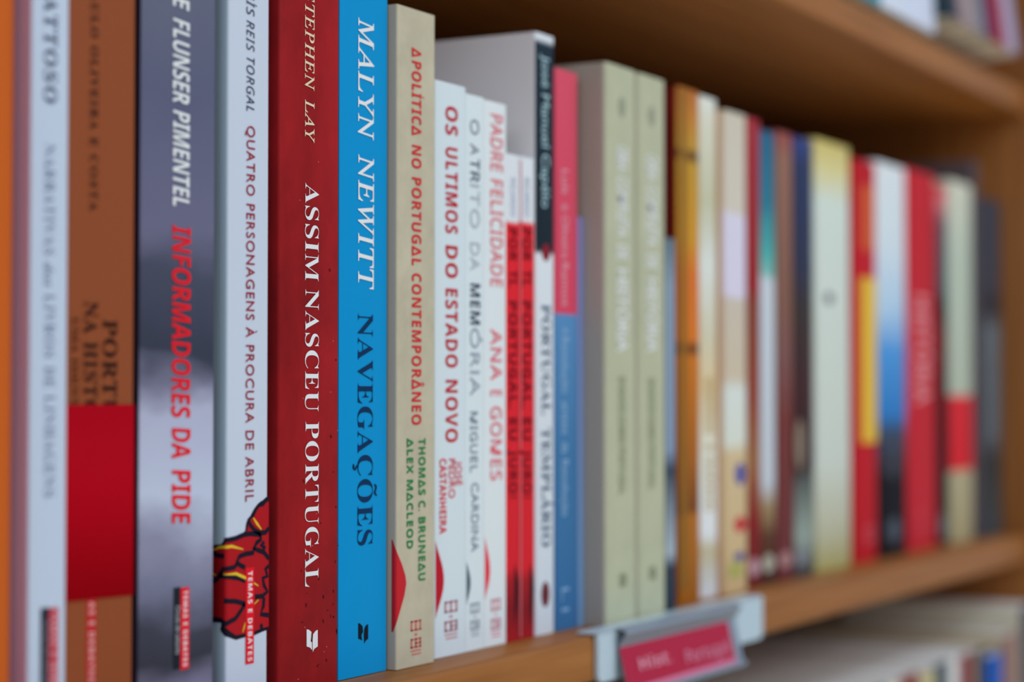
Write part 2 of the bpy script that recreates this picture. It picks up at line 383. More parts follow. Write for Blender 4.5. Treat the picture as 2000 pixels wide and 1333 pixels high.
BOOKS = [
{'label': 'orange book at the far left end of the middle row, cut by the frame', 'x0': 0.35757, 'x1': 0.40607, 'y': 0.01991, 'h': 0.236, 'd': 0.16, 'rl': 0.0015, 'rr': 0.0008, 't': 0.0005, 'rough': 0.42, 'inset': 0.0004, 'spine': ('flat', (186, 92, 34)), 'items': []},
{'label': 'white spined book with reflection-tinted mauve side, between the orange and the brown book', 'x0': 0.4084, 'x1': 0.42346, 'y': 0.01583, 'h': 0.2345, 'd': 0.155, 'rl': 0.0008, 'rr': 0.0008, 't': 0.0005, 'rough': 0.42, 'inset': 0.0004, 'side': (186, 166, 206), 'spine': ('flat', (176, 192, 218)), 'items': [('t', 'author_lettering', ('JOSÉ', 'B', 0.12, 0, 0.4129, 0.41801, 0.23409, 0.21708, (70, 78, 108)), None), ('t', 'author_lettering', ('MATTOSO', 'B', 0.12, 0, 0.41319, 0.4183, 0.21241, 0.17621, (70, 78, 108)), None), ('t', 'title_lettering', ('NARRATIVAS', 'S', 0.08, 0, 0.41361, 0.41768, 0.16486, 0.1343, (118, 130, 160)), None), ('t', 'title_lettering', ('LIVROS', 'S', 0.08, 0, 0.41394, 0.41801, 0.12361, 0.10619, (118, 130, 160)), None), ('t', 'title_lettering', ('DE', 'S', 0.08, 0, 0.41407, 0.41814, 0.1038, 0.0979, (118, 130, 160)), None), ('t', 'title_lettering', ('LINHAGENS', 'S', 0.08, 0, 0.41425, 0.41831, 0.09594, 0.06791, (118, 130, 160)), None), ('t', 'title_lettering', ('dos', 'I', 0.05, 0, 0.4138, 0.41747, 0.13231, 0.12557, (118, 130, 160)), None), ('p', 'publisher_label', (40, 44, 58), [(0.41319, 0.03787), (0.41662, 0.03787), (0.41662, 0.00935), (0.41319, 0.00935)], 2, 'L1'), ('p', 'publisher_label', (176, 40, 58), [(0.41662, 0.03755), (0.42029, 0.03755), (0.42029, 0.00886), (0.41662, 0.00886)], 2, 'L2'), ('t', 'label_lettering', ('TEMAS E DEBATES', 'K', 0.15, 0, 0.41743, 0.41947, 0.03657, 0.00984, (215, 170, 185)), 'L2'), ('t', 'label_lettering', ('Círculo de Leitores', 'R', 0.02, 0, 0.41437, 0.41619, 0.03435, 0.01695, (130, 135, 150)), 'L1')]},  # side colour has the orange neighbour's reflection painted in
{'label': 'brown book with a wide red paper band round its cover', 'x0': 0.42376, 'x1': 0.45279, 'y': 0.01671, 'h': 0.236, 'd': 0.155, 'rl': 0.001, 'rr': 0.0008, 't': 0.0005, 'rough': 0.42, 'inset': 0.0004, 'spine': ('flat', (130, 70, 42)), 'items': [('t', 'author_lettering', ('JOÃO', 'B', 0.16, 0, 0.43274, 0.43599, 0.22959, 0.21747, (58, 30, 24)), None), ('t', 'author_lettering', ('PAULO OLIVEIRA E COSTA', 'B', 0.16, 0, 0.43312, 0.43636, 0.21367, 0.148, (58, 30, 24)), None), ('t', 'title_lettering', ('PORTUGAL', 'B', 0.05, 0, 0.43906, 0.44501, 0.11745, 0.07243, (38, 18, 16)), None), ('t', 'title_lettering', ('NA HISTÓRIA', 'B', 0.05, 0, 0.43104, 0.43663, 0.12225, 0.07777, (38, 18, 16)), None), ('t', 'title_lettering', ('UMA IDENTIDADE', 'B', 0.05, 0, 0.42577, 0.42872, 0.11768, 0.07866, (70, 34, 20)), None), ('p', 'publisher_label', (176, 24, 36), [(0.43293, 0.04605), (0.4368, 0.04605), (0.4368, 0.0137), (0.43293, 0.0137)], 1, 'L1'), ('band', 'paper_band', (158, 2, 22), 0.09318, 0.03855, 0.0381), ('t', 'label_lettering', ('TEMAS E DEBATES', 'K', 0.15, 0, 0.43379, 0.43594, 0.04461, 0.01513, (225, 170, 170)), 'L1')]},
{'label': 'book with stormy grey violet cloud photograph and red title on its spine', 'x0': 0.45486, 'x1': 0.49036, 'y': 0.01643, 'h': 0.235, 'd': 0.155, 'rl': 0.0008, 'rr': 0.001, 't': 0.0005, 'rough': 0.42, 'inset': 0.0004, 'side': (36, 32, 52), 'spine': ('ramp', [(0.21489, (90, 96, 120)), (0.18714, (84, 88, 118)), (0.15023, (96, 98, 128)), (0.13487, (66, 70, 92)), (0.10881, (52, 57, 76)), (0.10039, (112, 114, 142)), (0.09198, (160, 166, 196)), (0.06141, (172, 184, 212)), (0.04921, (128, 130, 160)), (0.03854, (104, 108, 136)), (0.02635, (58, 60, 76)), (0.0157, (50, 52, 64)), (0.00353, (120, 118, 150))], 0.05, 24), 'items': [('t', 'author_lettering', ('IRENE', 'K', -0.02, 0.08, 0.46913, 0.47691, 0.23244, 0.21264, (205, 215, 232)), None), ('t', 'author_lettering', ('FLUNSER', 'K', -0.02, 0.08, 0.46932, 0.4771, 0.20893, 0.18361, (205, 215, 232)), None), ('t', 'author_lettering', ('PIMENTEL', 'K', -0.02, 0.08, 0.46954, 0.47731, 0.1813, 0.15264, (205, 215, 232)), None), ('t', 'title_lettering', ('INFORMADORES', 'K', -0.02, 0.06, 0.46942, 0.47816, 0.14679, 0.08952, (206, 28, 40)), None), ('t', 'title_lettering', ('DA', 'K', -0.02, 0.06, 0.46969, 0.47842, 0.08615, 0.07711, (206, 28, 40)), None), ('t', 'title_lettering', ('PIDE', 'K', -0.02, 0.06, 0.46981, 0.47853, 0.07359, 0.05783, (206, 28, 40)), None), ('p', 'publisher_label', (28, 34, 44), [(0.47082, 0.03859), (0.47419, 0.03859), (0.47419, 0.01426), (0.47082, 0.01426)], 2, 'L1'), ('p', 'publisher_label', (208, 24, 40), [(0.47419, 0.03828), (0.47833, 0.03828), (0.47833, 0.01381), (0.47419, 0.01381)], 2, 'L2'), ('t', 'label_lettering', ('TEMAS E DEBATES', 'K', 0.15, 0, 0.4754, 0.47735, 0.03735, 0.01471, (235, 215, 225)), 'L2'), ('t', 'label_lettering', ('Círculo de Leitores', 'R', 0.02, 0, 0.47178, 0.47395, 0.03308, 0.01877, (170, 178, 190)), 'L1')]},
{'label': 'white spined book with a red carnation drawing near its foot', 'x0': 0.49702, 'x1': 0.5185, 'y': 0.01681, 'h': 0.2355, 'd': 0.155, 'rl': 0.0009, 'rr': 0.0008, 't': 0.0005, 'rough': 0.42, 'inset': 0.0004, 'side': (172, 198, 255), 'spine': ('flat', (180, 193, 216)), 'items': [('p', 'flower_outline', (24, 20, 36), [(0.51885, 0.06393), (0.51707, 0.06328), (0.51587, 0.06262), (0.51483, 0.06233), (0.51308, 0.06156), (0.51189, 0.06066), (0.5111, 0.06004), (0.51024, 0.05828), (0.50914, 0.05786), (0.50789, 0.05722), (0.50696, 0.05552), (0.5065, 0.05338), (0.50526, 0.05275), (0.50216, 0.05176), (0.4987, 0.05141), (0.49645, 0.05111), (0.49556, 0.04981), (0.49221, 0.04934), (0.49221, 0.02629), (0.49549, 0.02596), (0.4959, 0.02513), (0.49515, 0.02373), (0.49549, 0.0228), (0.49693, 0.0214), (0.50198, 0.01978), (0.50624, 0.02012), (0.51174, 0.02025), (0.51587, 0.02096), (0.51909, 0.0213)], 1), ('p', 'flower_petals', (156, 22, 30), [(0.51886, 0.06215), (0.51749, 0.06173), (0.51588, 0.06057), (0.51388, 0.06047), (0.51269, 0.05958), (0.5119, 0.05867), (0.51112, 0.05752), (0.50915, 0.05682), (0.50805, 0.05546), (0.5076, 0.05346), (0.50619, 0.05274), (0.5062, 0.05208), (0.50255, 0.05108), (0.49871, 0.05076), (0.49713, 0.05041), (0.49625, 0.0492), (0.49221, 0.04864), (0.49221, 0.02745), (0.49577, 0.02699), (0.49693, 0.02629), (0.49727, 0.02559), (0.497, 0.02419), (0.4985, 0.02303), (0.50197, 0.02127), (0.50584, 0.02134), (0.51094, 0.02152), (0.51531, 0.02202), (0.51908, 0.02235)], 2), ('s', 'flower_lines', (24, 20, 36), [([(0.50797, 0.05688), (0.50916, 0.05502), (0.51154, 0.05322), (0.51433, 0.05225), (0.51714, 0.05227), (0.51891, 0.05361)], 0.0016), ([(0.49659, 0.05097), (0.50139, 0.05134), (0.50604, 0.05227), (0.50917, 0.05237), (0.51433, 0.05177)], 0.0016), ([(0.51433, 0.05187), (0.51458, 0.05018), (0.51252, 0.04936), (0.51118, 0.04779), (0.51277, 0.04706), (0.51637, 0.04601), (0.51896, 0.04382)], 0.0016), ([(0.51118, 0.04779), (0.51063, 0.04626), (0.50686, 0.04619), (0.50344, 0.04558), (0.50236, 0.04416), (0.50361, 0.04299), (0.50649, 0.04188)], 0.0016), ([(0.50252, 0.0434), (0.50068, 0.04241), (0.49625, 0.04212), (0.49508, 0.04026), (0.49385, 0.03877), (0.49221, 0.03811)], 0.0016), ([(0.49508, 0.03998), (0.4984, 0.03969), (0.50301, 0.03895), (0.5066, 0.03782)], 0.0016), ([(0.49659, 0.03234), (0.50151, 0.03183), (0.50664, 0.03057)], 0.0016), ([(0.50656, 0.03067), (0.50463, 0.02887), (0.50155, 0.02645), (0.49849, 0.02573), (0.4959, 0.02489)], 0.0016), ([(0.51897, 0.04152), (0.5172, 0.04069), (0.51819, 0.03832), (0.51577, 0.03794), (0.51643, 0.0355), (0.51821, 0.03344), (0.51565, 0.03223), (0.51151, 0.03231)], 0.0016), ([(0.51645, 0.03168), (0.51607, 0.02885), (0.51472, 0.0266), (0.51906, 0.02585)], 0.0016), ([(0.5149, 0.02349), (0.51539, 0.0213)], 0.0016), ([(0.49249, 0.04715), (0.49385, 0.04631), (0.49672, 0.04608)], 0.0016), ([(0.51651, 0.04925), (0.51475, 0.0486), (0.51701, 0.04716)], 0.0016), ([(0.49221, 0.02638), (0.4959, 0.02629)], 0.0016)], 3, False), ('s', 'flower_highlights', (212, 176, 44), [([(0.49235, 0.0478), (0.49488, 0.04883), (0.49948, 0.04903), (0.50544, 0.0477)], 0.00099), ([(0.49645, 0.04049), (0.50185, 0.04036), (0.50706, 0.03854), (0.51339, 0.03566)], 0.00105), ([(0.51056, 0.05731), (0.51248, 0.0554), (0.51488, 0.05336)], 0.00093), ([(0.50529, 0.02177), (0.50598, 0.0232), (0.50652, 0.02479)], 0.00062), ([(0.51136, 0.03014), (0.51342, 0.03124)], 0.00056), ([(0.49221, 0.04082), (0.49358, 0.03998)], 0.00068)], 3.4, True), ('t', 'author_lettering', ('LUÍS', 'J', 0.1, 0, 0.50617, 0.5102, 0.22746, 0.21591, (48, 54, 84)), None), ('t', 'author_lettering', ('REIS', 'J', 0.1, 0, 0.50624, 0.51027, 0.21428, 0.2047, (48, 54, 84)), None), ('t', 'author_lettering', ('TORGAL', 'J', 0.1, 0, 0.50634, 0.51036, 0.20275, 0.18554, (48, 54, 84)), None), ('t', 'title_lettering', ('QUATRO PERSONAGENS À PROCURA DE ABRIL', 'M', 0.13, 0, 0.50651, 0.5108, 0.18098, 0.06248, (138, 36, 52)), None), ('p', 'publisher_label', (206, 22, 38), [(0.50683, 0.04178), (0.5111, 0.04178), (0.5111, 0.01164), (0.50683, 0.01164)], 3.8, 'L1'), ('t', 'label_lettering', ('TEMAS E DEBATES', 'K', 0.15, 0, 0.50803, 0.51016, 0.04065, 0.01243, (235, 215, 225)), 'L1')]},
{'label': 'dark red mottled book with white serif title lettering', 'x0': 0.52458, 'x1': 0.55861, 'y': 0.01717, 'h': 0.2362, 'd': 0.155, 'rl': 0.0008, 'rr': 0.0004, 't': 0.0005, 'rough': 0.36, 'inset': 0.0004, 'spine': ('mottle', (104, 16, 20), (154, 26, 30), 0, None, 20, (1, 1, 0.6), 0.34), 'items': [('t', 'author_lettering', ('STEPHEN', 'I', 0.06, -0.1, 0.53856, 0.54384, 0.22943, 0.19629, (216, 190, 170)), None), ('t', 'author_lettering', ('LAY', 'I', 0.06, -0.1, 0.53869, 0.54397, 0.1934, 0.17898, (216, 190, 170)), None), ('t', 'title_lettering', ('ASSIM', 'S', 0.03, 0, 0.53887, 0.54652, 0.16587, 0.13367, (214, 222, 236)), None), ('t', 'title_lettering', ('NASCEU', 'S', 0.03, 0, 0.53907, 0.5467, 0.13079, 0.09057, (214, 222, 236)), None), ('t', 'title_lettering', ('PORTUGAL', 'S', 0.03, 0, 0.53932, 0.54694, 0.08719, 0.03297, (214, 222, 236)), None), ('p', 'emblem', (214, 222, 236), [(0.5405, 0.01917), (0.5417, 0.01894), (0.54324, 0.01805), (0.54347, 0.0154), (0.54282, 0.01505), (0.54348, 0.0146), (0.54364, 0.01203), (0.54246, 0.013), (0.54053, 0.01358)], 2), ('p', 'emblem', (214, 222, 236), [(0.54684, 0.01841), (0.54555, 0.01812), (0.5442, 0.01721), (0.54392, 0.01493), (0.54401, 0.01132), (0.54484, 0.01231), (0.54687, 0.01289)], 2), ('s', 'printed_specks', (70, 14, 18), [([(0.54726, 0.00699), (0.54771, 0.00677)], 0.0004), ([(0.54653, 0.00644), (0.54716, 0.00633)], 0.0007), ([(0.55771, 0.01709), (0.55855, 0.01709)], 0.001), ([(0.55779, 0.01623), (0.55824, 0.0164)], 0.0013), ([(0.55239, 0.02443), (0.55303, 0.0242)], 0.0004), ([(0.55579, 0.02177), (0.55663, 0.02164)], 0.0007), ([(0.55428, 0.02213), (0.55473, 0.02217)], 0.001), ([(0.5498, 0.02086), (0.55043, 0.02101)], 0.0013), ([(0.5377, 0.02185), (0.5385, 0.0216)], 0.0004), ([(0.55577, 0.02604), (0.55623, 0.02595)], 0.0007), ([(0.55172, 0.00774), (0.55236, 0.00775)], 0.001), ([(0.53985, 0.02707), (0.54064, 0.0272)], 0.0013), ([(0.55873, 0.04549), (0.55919, 0.04529)], 0.0004), ([(0.55715, 0.05845), (0.5578, 0.05837)], 0.0007), ([(0.55401, 0.0821), (0.55485, 0.08217)], 0.001), ([(0.53819, 0.06773), (0.53863, 0.06793)], 0.0013), ([(0.54035, 0.07185), (0.54097, 0.07166)], 0.0004), ([(0.5394, 0.04466), (0.54019, 0.04456)], 0.0007), ([(0.55685, 0.04005), (0.55731, 0.0401)], 0.001), ([(0.54713, 0.03526), (0.54776, 0.03542)], 0.0013), ([(0.54816, 0.05359), (0.54897, 0.05337)], 0.0004), ([(0.53726, 0.03855), (0.53769, 0.03848)], 0.0007), ([(0.55576, 0.03031), (0.5564, 0.03034)], 0.001), ([(0.54976, 0.02891), (0.55058, 0.02905)], 0.0013), ([(0.54055, 0.03097), (0.54099, 0.03077)], 0.0004), ([(0.55693, 0.10784), (0.55758, 0.10781)], 0.0007), ([(0.55301, 0.13779), (0.55384, 0.13792)], 0.001), ([(0.53903, 0.11807), (0.53946, 0.1183)], 0.0013), ([(0.55558, 0.07029), (0.55623, 0.0701)], 0.0004), ([(0.54589, 0.06322), (0.5467, 0.06314)], 0.0007)], 1, False), ('s', 'printed_flecks', (205, 130, 130), [([(0.55207, 0.01236), (0.5523, 0.01213)], 0.0003), ([(0.53582, 0.00356), (0.53604, 0.00332)], 0.0003), ([(0.53952, 0.02), (0.53974, 0.01977)], 0.0003), ([(0.55059, 0.01083), (0.55081, 0.0106)], 0.0003), ([(0.53806, 0.09496), (0.53828, 0.09475)], 0.0003), ([(0.55818, 0.08418), (0.55841, 0.08396)], 0.0003), ([(0.55395, 0.09708), (0.55418, 0.09687)], 0.0003), ([(0.53592, 0.15995), (0.53614, 0.15976)], 0.0003), ([(0.54592, 0.05688), (0.54614, 0.05666)], 0.0003), ([(0.55539, 0.11426), (0.55561, 0.11405)], 0.0003), ([(0.54376, 0.04647), (0.54398, 0.04624)], 0.0003), ([(0.54648, 0.17365), (0.5467, 0.17346)], 0.0003)], 1, False)]},
{'label': 'bright blue book with white italic and navy lettering', 'x0': 0.55949, 'x1': 0.58953, 'y': 0.01753, 'h': 0.2362, 'd': 0.155, 'rl': 0.0004, 'rr': 0.0004, 't': 0.0005, 'rough': 0.4, 'inset': 0.0004, 'spine': ('flat', (6, 132, 196)), 'items': [('t', 'author_lettering', ('MALYN', 'I', 0.03, -0.14, 0.57073, 0.58035, 0.22594, 0.18314, (206, 220, 242)), None), ('t', 'author_lettering', ('NEWITT', 'I', 0.03, -0.14, 0.57092, 0.58053, 0.17871, 0.13127, (206, 220, 242)), None), ('t', 'title_lettering', ('NAVEGAÇÕES', 'S', 0.02, 0, 0.57088, 0.58013, 0.12401, 0.04446, (12, 44, 84)), None), ('p', 'emblem', (12, 22, 34), [(0.57157, 0.01816), (0.57275, 0.01782), (0.57422, 0.0168), (0.57455, 0.0148), (0.57356, 0.01392), (0.57396, 0.01192), (0.57277, 0.01248), (0.57159, 0.01282)], 2), ('p', 'emblem', (12, 22, 34), [(0.57772, 0.01722), (0.57633, 0.01692), (0.57534, 0.01593), (0.57503, 0.01377), (0.57528, 0.01068), (0.57635, 0.01166), (0.57774, 0.01217)], 2)]},
{'label': 'beige book with red title letters and green author names', 'x0': 0.59082, 'x1': 0.61641, 'y': 0.0144, 'h': 0.2338, 'd': 0.155, 'rl': 0.0008, 'rr': 0.0006, 't': 0.0005, 'rough': 0.42, 'inset': 0.0004, 'side': (168, 160, 148), 'spine': ('mottle', (164, 160, 144), (178, 174, 158), 0, None, 60, (1, 1, 1), 0.6, 0.3), 'items': [('t', 'title_lettering', ('Δ', 'K', 0.08, 0, 0.60046, 0.60667, 0.22, 0.21651, (188, 44, 46)), None), ('t', 'title_lettering', ('POLÍTICΔ', 'K', 0.08, 0, 0.6005, 0.60671, 0.21523, 0.18844, (188, 44, 46)), None), ('t', 'title_lettering', ('NO', 'K', 0.08, 0, 0.60055, 0.60676, 0.18514, 0.17689, (188, 44, 46)), None), ('t', 'title_lettering', ('PORTUGΔL', 'K', 0.08, 0, 0.60061, 0.60682, 0.1736, 0.14213, (188, 44, 46)), None), ('t', 'title_lettering', ('CONTEMPORΔ̂NEO', 'K', 0.08, 0, 0.60073, 0.60693, 0.13939, 0.08542, (188, 44, 46)), None), ('t', 'author_lettering', ('THOMΔS C. BRUNEΔU', 'K', 0.05, 0, 0.60534, 0.60984, 0.08063, 0.02992, (24, 118, 62)), None), ('t', 'author_lettering', ('ΔLEX MΔCLEOD', 'K', 0.05, 0, 0.59747, 0.60155, 0.08078, 0.04175, (24, 118, 62)), None), ('p', 'printed_lens', (176, 34, 44), [(0.58967, 0.0454), (0.59141, 0.04089), (0.59446, 0.03664), (0.59685, 0.03238), (0.59737, 0.02961), (0.59619, 0.02563), (0.59383, 0.02132), (0.59141, 0.017), (0.58996, 0.01322), (0.58924, 0.01322), (0.58924, 0.0454)], 1), ('l', 'publisher_mark', (188, 96, 90), 0.60032, 0.60718, 0.004, 0.01612)]},
{'label': 'white book with bold dark red title, just right of the beige book', 'x0': 0.6225, 'x1': 0.64483, 'y': 0.01816, 'h': 0.21177, 'd': 0.14, 'rl': 0.0006, 'rr': 0.0006, 't': 0.0005, 'rough': 0.42, 'inset': 0.0004, 'spine': ('flat', (192, 207, 220)), 'items': [('t', 'title_lettering', ('OS', 'K', 0.08, 0, 0.63, 0.63851, 0.20323, 0.19254, (172, 36, 52)), None), ('t', 'title_lettering', ('ULTIMOS', 'K', 0.08, 0, 0.63005, 0.63855, 0.18797, 0.15597, (172, 36, 52)), None), ('t', 'title_lettering', ('DO', 'K', 0.08, 0, 0.6301, 0.63859, 0.15141, 0.13943, (172, 36, 52)), None), ('t', 'title_lettering', ('ESTADO', 'K', 0.08, 0, 0.63014, 0.63862, 0.13544, 0.10622, (172, 36, 52)), None), ('t', 'title_lettering', ('NOVO', 'K', 0.08, 0, 0.6302, 0.63867, 0.10167, 0.07857, (172, 36, 52)), None), ('t', 'author_lettering', ('JOSÉ', 'M', 0.03, 0, 0.63759, 0.64169, 0.07162, 0.06249, (196, 58, 70)), None), ('t', 'author_lettering', ('PEDRO', 'M', 0.03, 0, 0.63243, 0.63685, 0.07252, 0.05796, (196, 58, 70)), None), ('t', 'author_lettering', ('CASTANHEIRA', 'K', 0.0, 0, 0.6259, 0.63062, 0.07269, 0.04513, (196, 58, 70)), None), ('p', 'printed_lens', (170, 24, 42), [(0.62324, 0.04301), (0.62408, 0.04091), (0.62525, 0.03878), (0.62646, 0.03664), (0.62757, 0.03451), (0.62845, 0.03238), (0.62902, 0.03028), (0.62922, 0.0282), (0.62903, 0.02616), (0.62847, 0.02415), (0.62759, 0.02217), (0.62649, 0.02021), (0.62529, 0.01827), (0.62413, 0.01633), (0.6233, 0.01437)], 1), ('l', 'publisher_mark', (176, 120, 132), 0.62961, 0.63878, 0.00616, 0.02009)]},
{'label': 'white book with grey lettering between two white books with red titles', 'x0': 0.64513, 'x1': 0.65899, 'y': 0.01836, 'h': 0.2097, 'd': 0.14, 'rl': 0.0006, 'rr': 0.0006, 't': 0.0005, 'rough': 0.42, 'inset': 0.0004, 'spine': ('flat', (196, 210, 222)), 'items': [('t', 'title_lettering', ('O', 'N', 0.05, 0, 0.64829, 0.65483, 0.20057, 0.19473, (120, 128, 148)), None), ('t', 'title_lettering', ('A', 'N', 0.05, 0, 0.6483, 0.65484, 0.19122, 0.18675, (120, 128, 148)), None), ('t', 'title_lettering', ('TR', 'T', 0.05, 0, 0.64831, 0.65523, 0.1856, 0.17665, (72, 82, 104)), None), ('t', 'title_lettering', ('ITO', 'N', 0.06, 0, 0.64832, 0.65524, 0.17588, 0.15916, (160, 170, 186)), None), ('t', 'title_lettering', ('DA', 'N', 0.06, 0, 0.64834, 0.65526, 0.15373, 0.14305, (160, 170, 186)), None), ('t', 'title_lettering', ('MEM', 'K', 0.05, 0, 0.64836, 0.65567, 0.13821, 0.12271, (66, 76, 98)), None), ('t', 'title_lettering', ('ÓRIA', 'N', 0.05, 0, 0.64839, 0.6553, 0.12154, 0.0958, (140, 152, 170)), None), ('t', 'author_lettering', ('MIGUEL', 'T', 0.03, 0, 0.64842, 0.65378, 0.08981, 0.06686, (112, 124, 144)), None), ('t', 'author_lettering', ('CARDINA', 'M', 0.03, 0, 0.64922, 0.65458, 0.06297, 0.03696, (122, 134, 152)), None), ('p', 'printed_lens', (72, 90, 104), [(0.64582, 0.03393), (0.64625, 0.03275), (0.64685, 0.03156), (0.64747, 0.03037), (0.64803, 0.02917), (0.64848, 0.02799), (0.64876, 0.02682), (0.64886, 0.02566), (0.64877, 0.02443), (0.64848, 0.02323), (0.64804, 0.02203), (0.64748, 0.02085), (0.64686, 0.01968), (0.64627, 0.0185), (0.64585, 0.01731)], 1), ('l', 'publisher_mark', (144, 158, 176), 0.64888, 0.65539, 0.00521, 0.0177)]},
{'label': 'white book with pinkish red title letters beside the twin red books', 'x0': 0.65929, 'x1': 0.67662, 'y': 0.01854, 'h': 0.2092, 'd': 0.14, 'rl': 0.0006, 'rr': 0.0006, 't': 0.0005, 'rough': 0.42, 'inset': 0.0004, 'spine': ('flat', (200, 212, 224)), 'items': [('t', 'title_lettering', ('PADRE', 'T', 0.05, 0, 0.66416, 0.67336, 0.20445, 0.18242, (224, 88, 104)), None), ('t', 'title_lettering', ('FELICIDADE', 'T', 0.05, 0, 0.66418, 0.67337, 0.17924, 0.13785, (224, 88, 104)), None), ('t', 'title_lettering', ('ANA', 'T', 0.05, 0, 0.66421, 0.67258, 0.12144, 0.10171, (224, 88, 104)), None), ('t', 'title_lettering', ('E', 'T', 0.05, 0, 0.66422, 0.67258, 0.09797, 0.0956, (224, 88, 104)), None), ('t', 'title_lettering', ('GOMES', 'T', 0.05, 0, 0.66423, 0.67259, 0.09166, 0.06332, (224, 88, 104)), None), ('p', 'printed_lens', (222, 48, 66), [(0.65994, 0.04223), (0.66049, 0.04031), (0.66126, 0.03837), (0.66206, 0.03643), (0.66279, 0.03448), (0.66336, 0.03255), (0.66374, 0.03063), (0.66387, 0.02872), (0.66374, 0.02714), (0.66337, 0.02558), (0.66279, 0.02404), (0.66207, 0.02252), (0.66127, 0.021), (0.66051, 0.01949), (0.65996, 0.01795)], 1), ('l', 'publisher_mark', (204, 130, 148), 0.66466, 0.67181, 0.00331, 0.0178)]},
{'label': 'narrow red book with a white top, the left one of a matching pair', 'x0': 0.67692, 'x1': 0.68719, 'y': 0.01882, 'h': 0.1905, 'd': 0.13, 'rl': 0.0006, 'rr': 0.0006, 't': 0.0005, 'rough': 0.42, 'inset': 0.0004, 'spine': ('ramp', [(0.21139, (200, 208, 222)), (0.16384, (200, 208, 222)), (0.16343, (204, 34, 46)), (0.02889, (196, 32, 44)), (0.02391, (150, 26, 36)), (0.01296, (120, 22, 30)), (3e-05, (150, 26, 34))], 0, 60), 'items': [('t', 'title_lettering', ('POR', 'K', 0.02, 0, 0.67915, 0.68532, 0.16141, 0.14855, (110, 14, 26)), None), ('t', 'title_lettering', ('TI,', 'K', 0.02, 0, 0.67915, 0.68532, 0.14493, 0.1385, (110, 14, 26)), None), ('t', 'title_lettering', ('PORTUGAL,', 'K', 0.02, 0, 0.67915, 0.68532, 0.13288, 0.0908, (110, 14, 26)), None), ('t', 'title_lettering', ('EU', 'K', 0.02, 0, 0.67916, 0.68532, 0.08719, 0.07839, (110, 14, 26)), None), ('t', 'title_lettering', ('JURO!', 'K', 0.02, 0, 0.67916, 0.68531, 0.0748, 0.05582, (110, 14, 26)), None), ('t', 'author_lettering', ('RICARDO', 'N', 0, 0, 0.68038, 0.68408, 0.18114, 0.16604, (150, 162, 186)), None), ('p', 'printed_lens', (60, 18, 26), [(0.68345, 0.0308), (0.68392, 0.02934), (0.68457, 0.02787), (0.68524, 0.02639), (0.68585, 0.02491), (0.68633, 0.02344), (0.68665, 0.02199), (0.68675, 0.02055), (0.68665, 0.01827), (0.68633, 0.01601), (0.68585, 0.01377), (0.68524, 0.01155), (0.68456, 0.00933), (0.68392, 0.00712), (0.68345, 0.00488)], 2)]},
{'label': 'narrow red book with a white top, the right one of a matching pair', 'x0': 0.68749, 'x1': 0.6999, 'y': 0.01886, 'h': 0.1905, 'd': 0.13, 'rl': 0.0006, 'rr': 0.0006, 't': 0.0005, 'rough': 0.42, 'inset': 0.0004, 'spine': ('ramp', [(0.2129, (200, 208, 222)), (0.16472, (200, 208, 222)), (0.16431, (204, 34, 46)), (0.02802, (196, 32, 44)), (0.02298, (150, 26, 36)), (0.01188, (120, 22, 30)), (-0.00121, (150, 26, 34))], 0, 60), 'items': [('t', 'title_lettering', ('POR', 'K', 0.02, 0, 0.68998, 0.69715, 0.16225, 0.14922, (110, 14, 26)), None), ('t', 'title_lettering', ('TI,', 'K', 0.02, 0, 0.68997, 0.69715, 0.14555, 0.13905, (110, 14, 26)), None), ('t', 'title_lettering', ('PORTUGAL,', 'K', 0.02, 0, 0.68996, 0.69713, 0.13335, 0.09073, (110, 14, 26)), None), ('t', 'title_lettering', ('EU', 'K', 0.02, 0, 0.68995, 0.69711, 0.08709, 0.07817, (110, 14, 26)), None), ('t', 'title_lettering', ('JURO!', 'K', 0.02, 0, 0.68995, 0.6971, 0.07453, 0.05531, (110, 14, 26)), None), ('t', 'author_lettering', ('RICARDO', 'N', 0, 0, 0.69124, 0.69589, 0.18222, 0.16693, (150, 162, 186)), None), ('p', 'printed_lens', (60, 18, 26), [(0.69603, 0.02989), (0.69651, 0.02841), (0.69717, 0.02691), (0.69786, 0.02541), (0.69848, 0.02391), (0.69898, 0.02242), (0.6993, 0.02095), (0.69941, 0.01949), (0.6993, 0.01718), (0.69898, 0.01489), (0.69848, 0.01262), (0.69785, 0.01036), (0.69716, 0.00812), (0.69649, 0.00587), (0.69601, 0.00361)], 2), ('p', 'worn_edge', (172, 96, 106), [(0.68809, 0.001), (0.68929, 0.001), (0.68929, 0.189), (0.68809, 0.189)], 1)]},
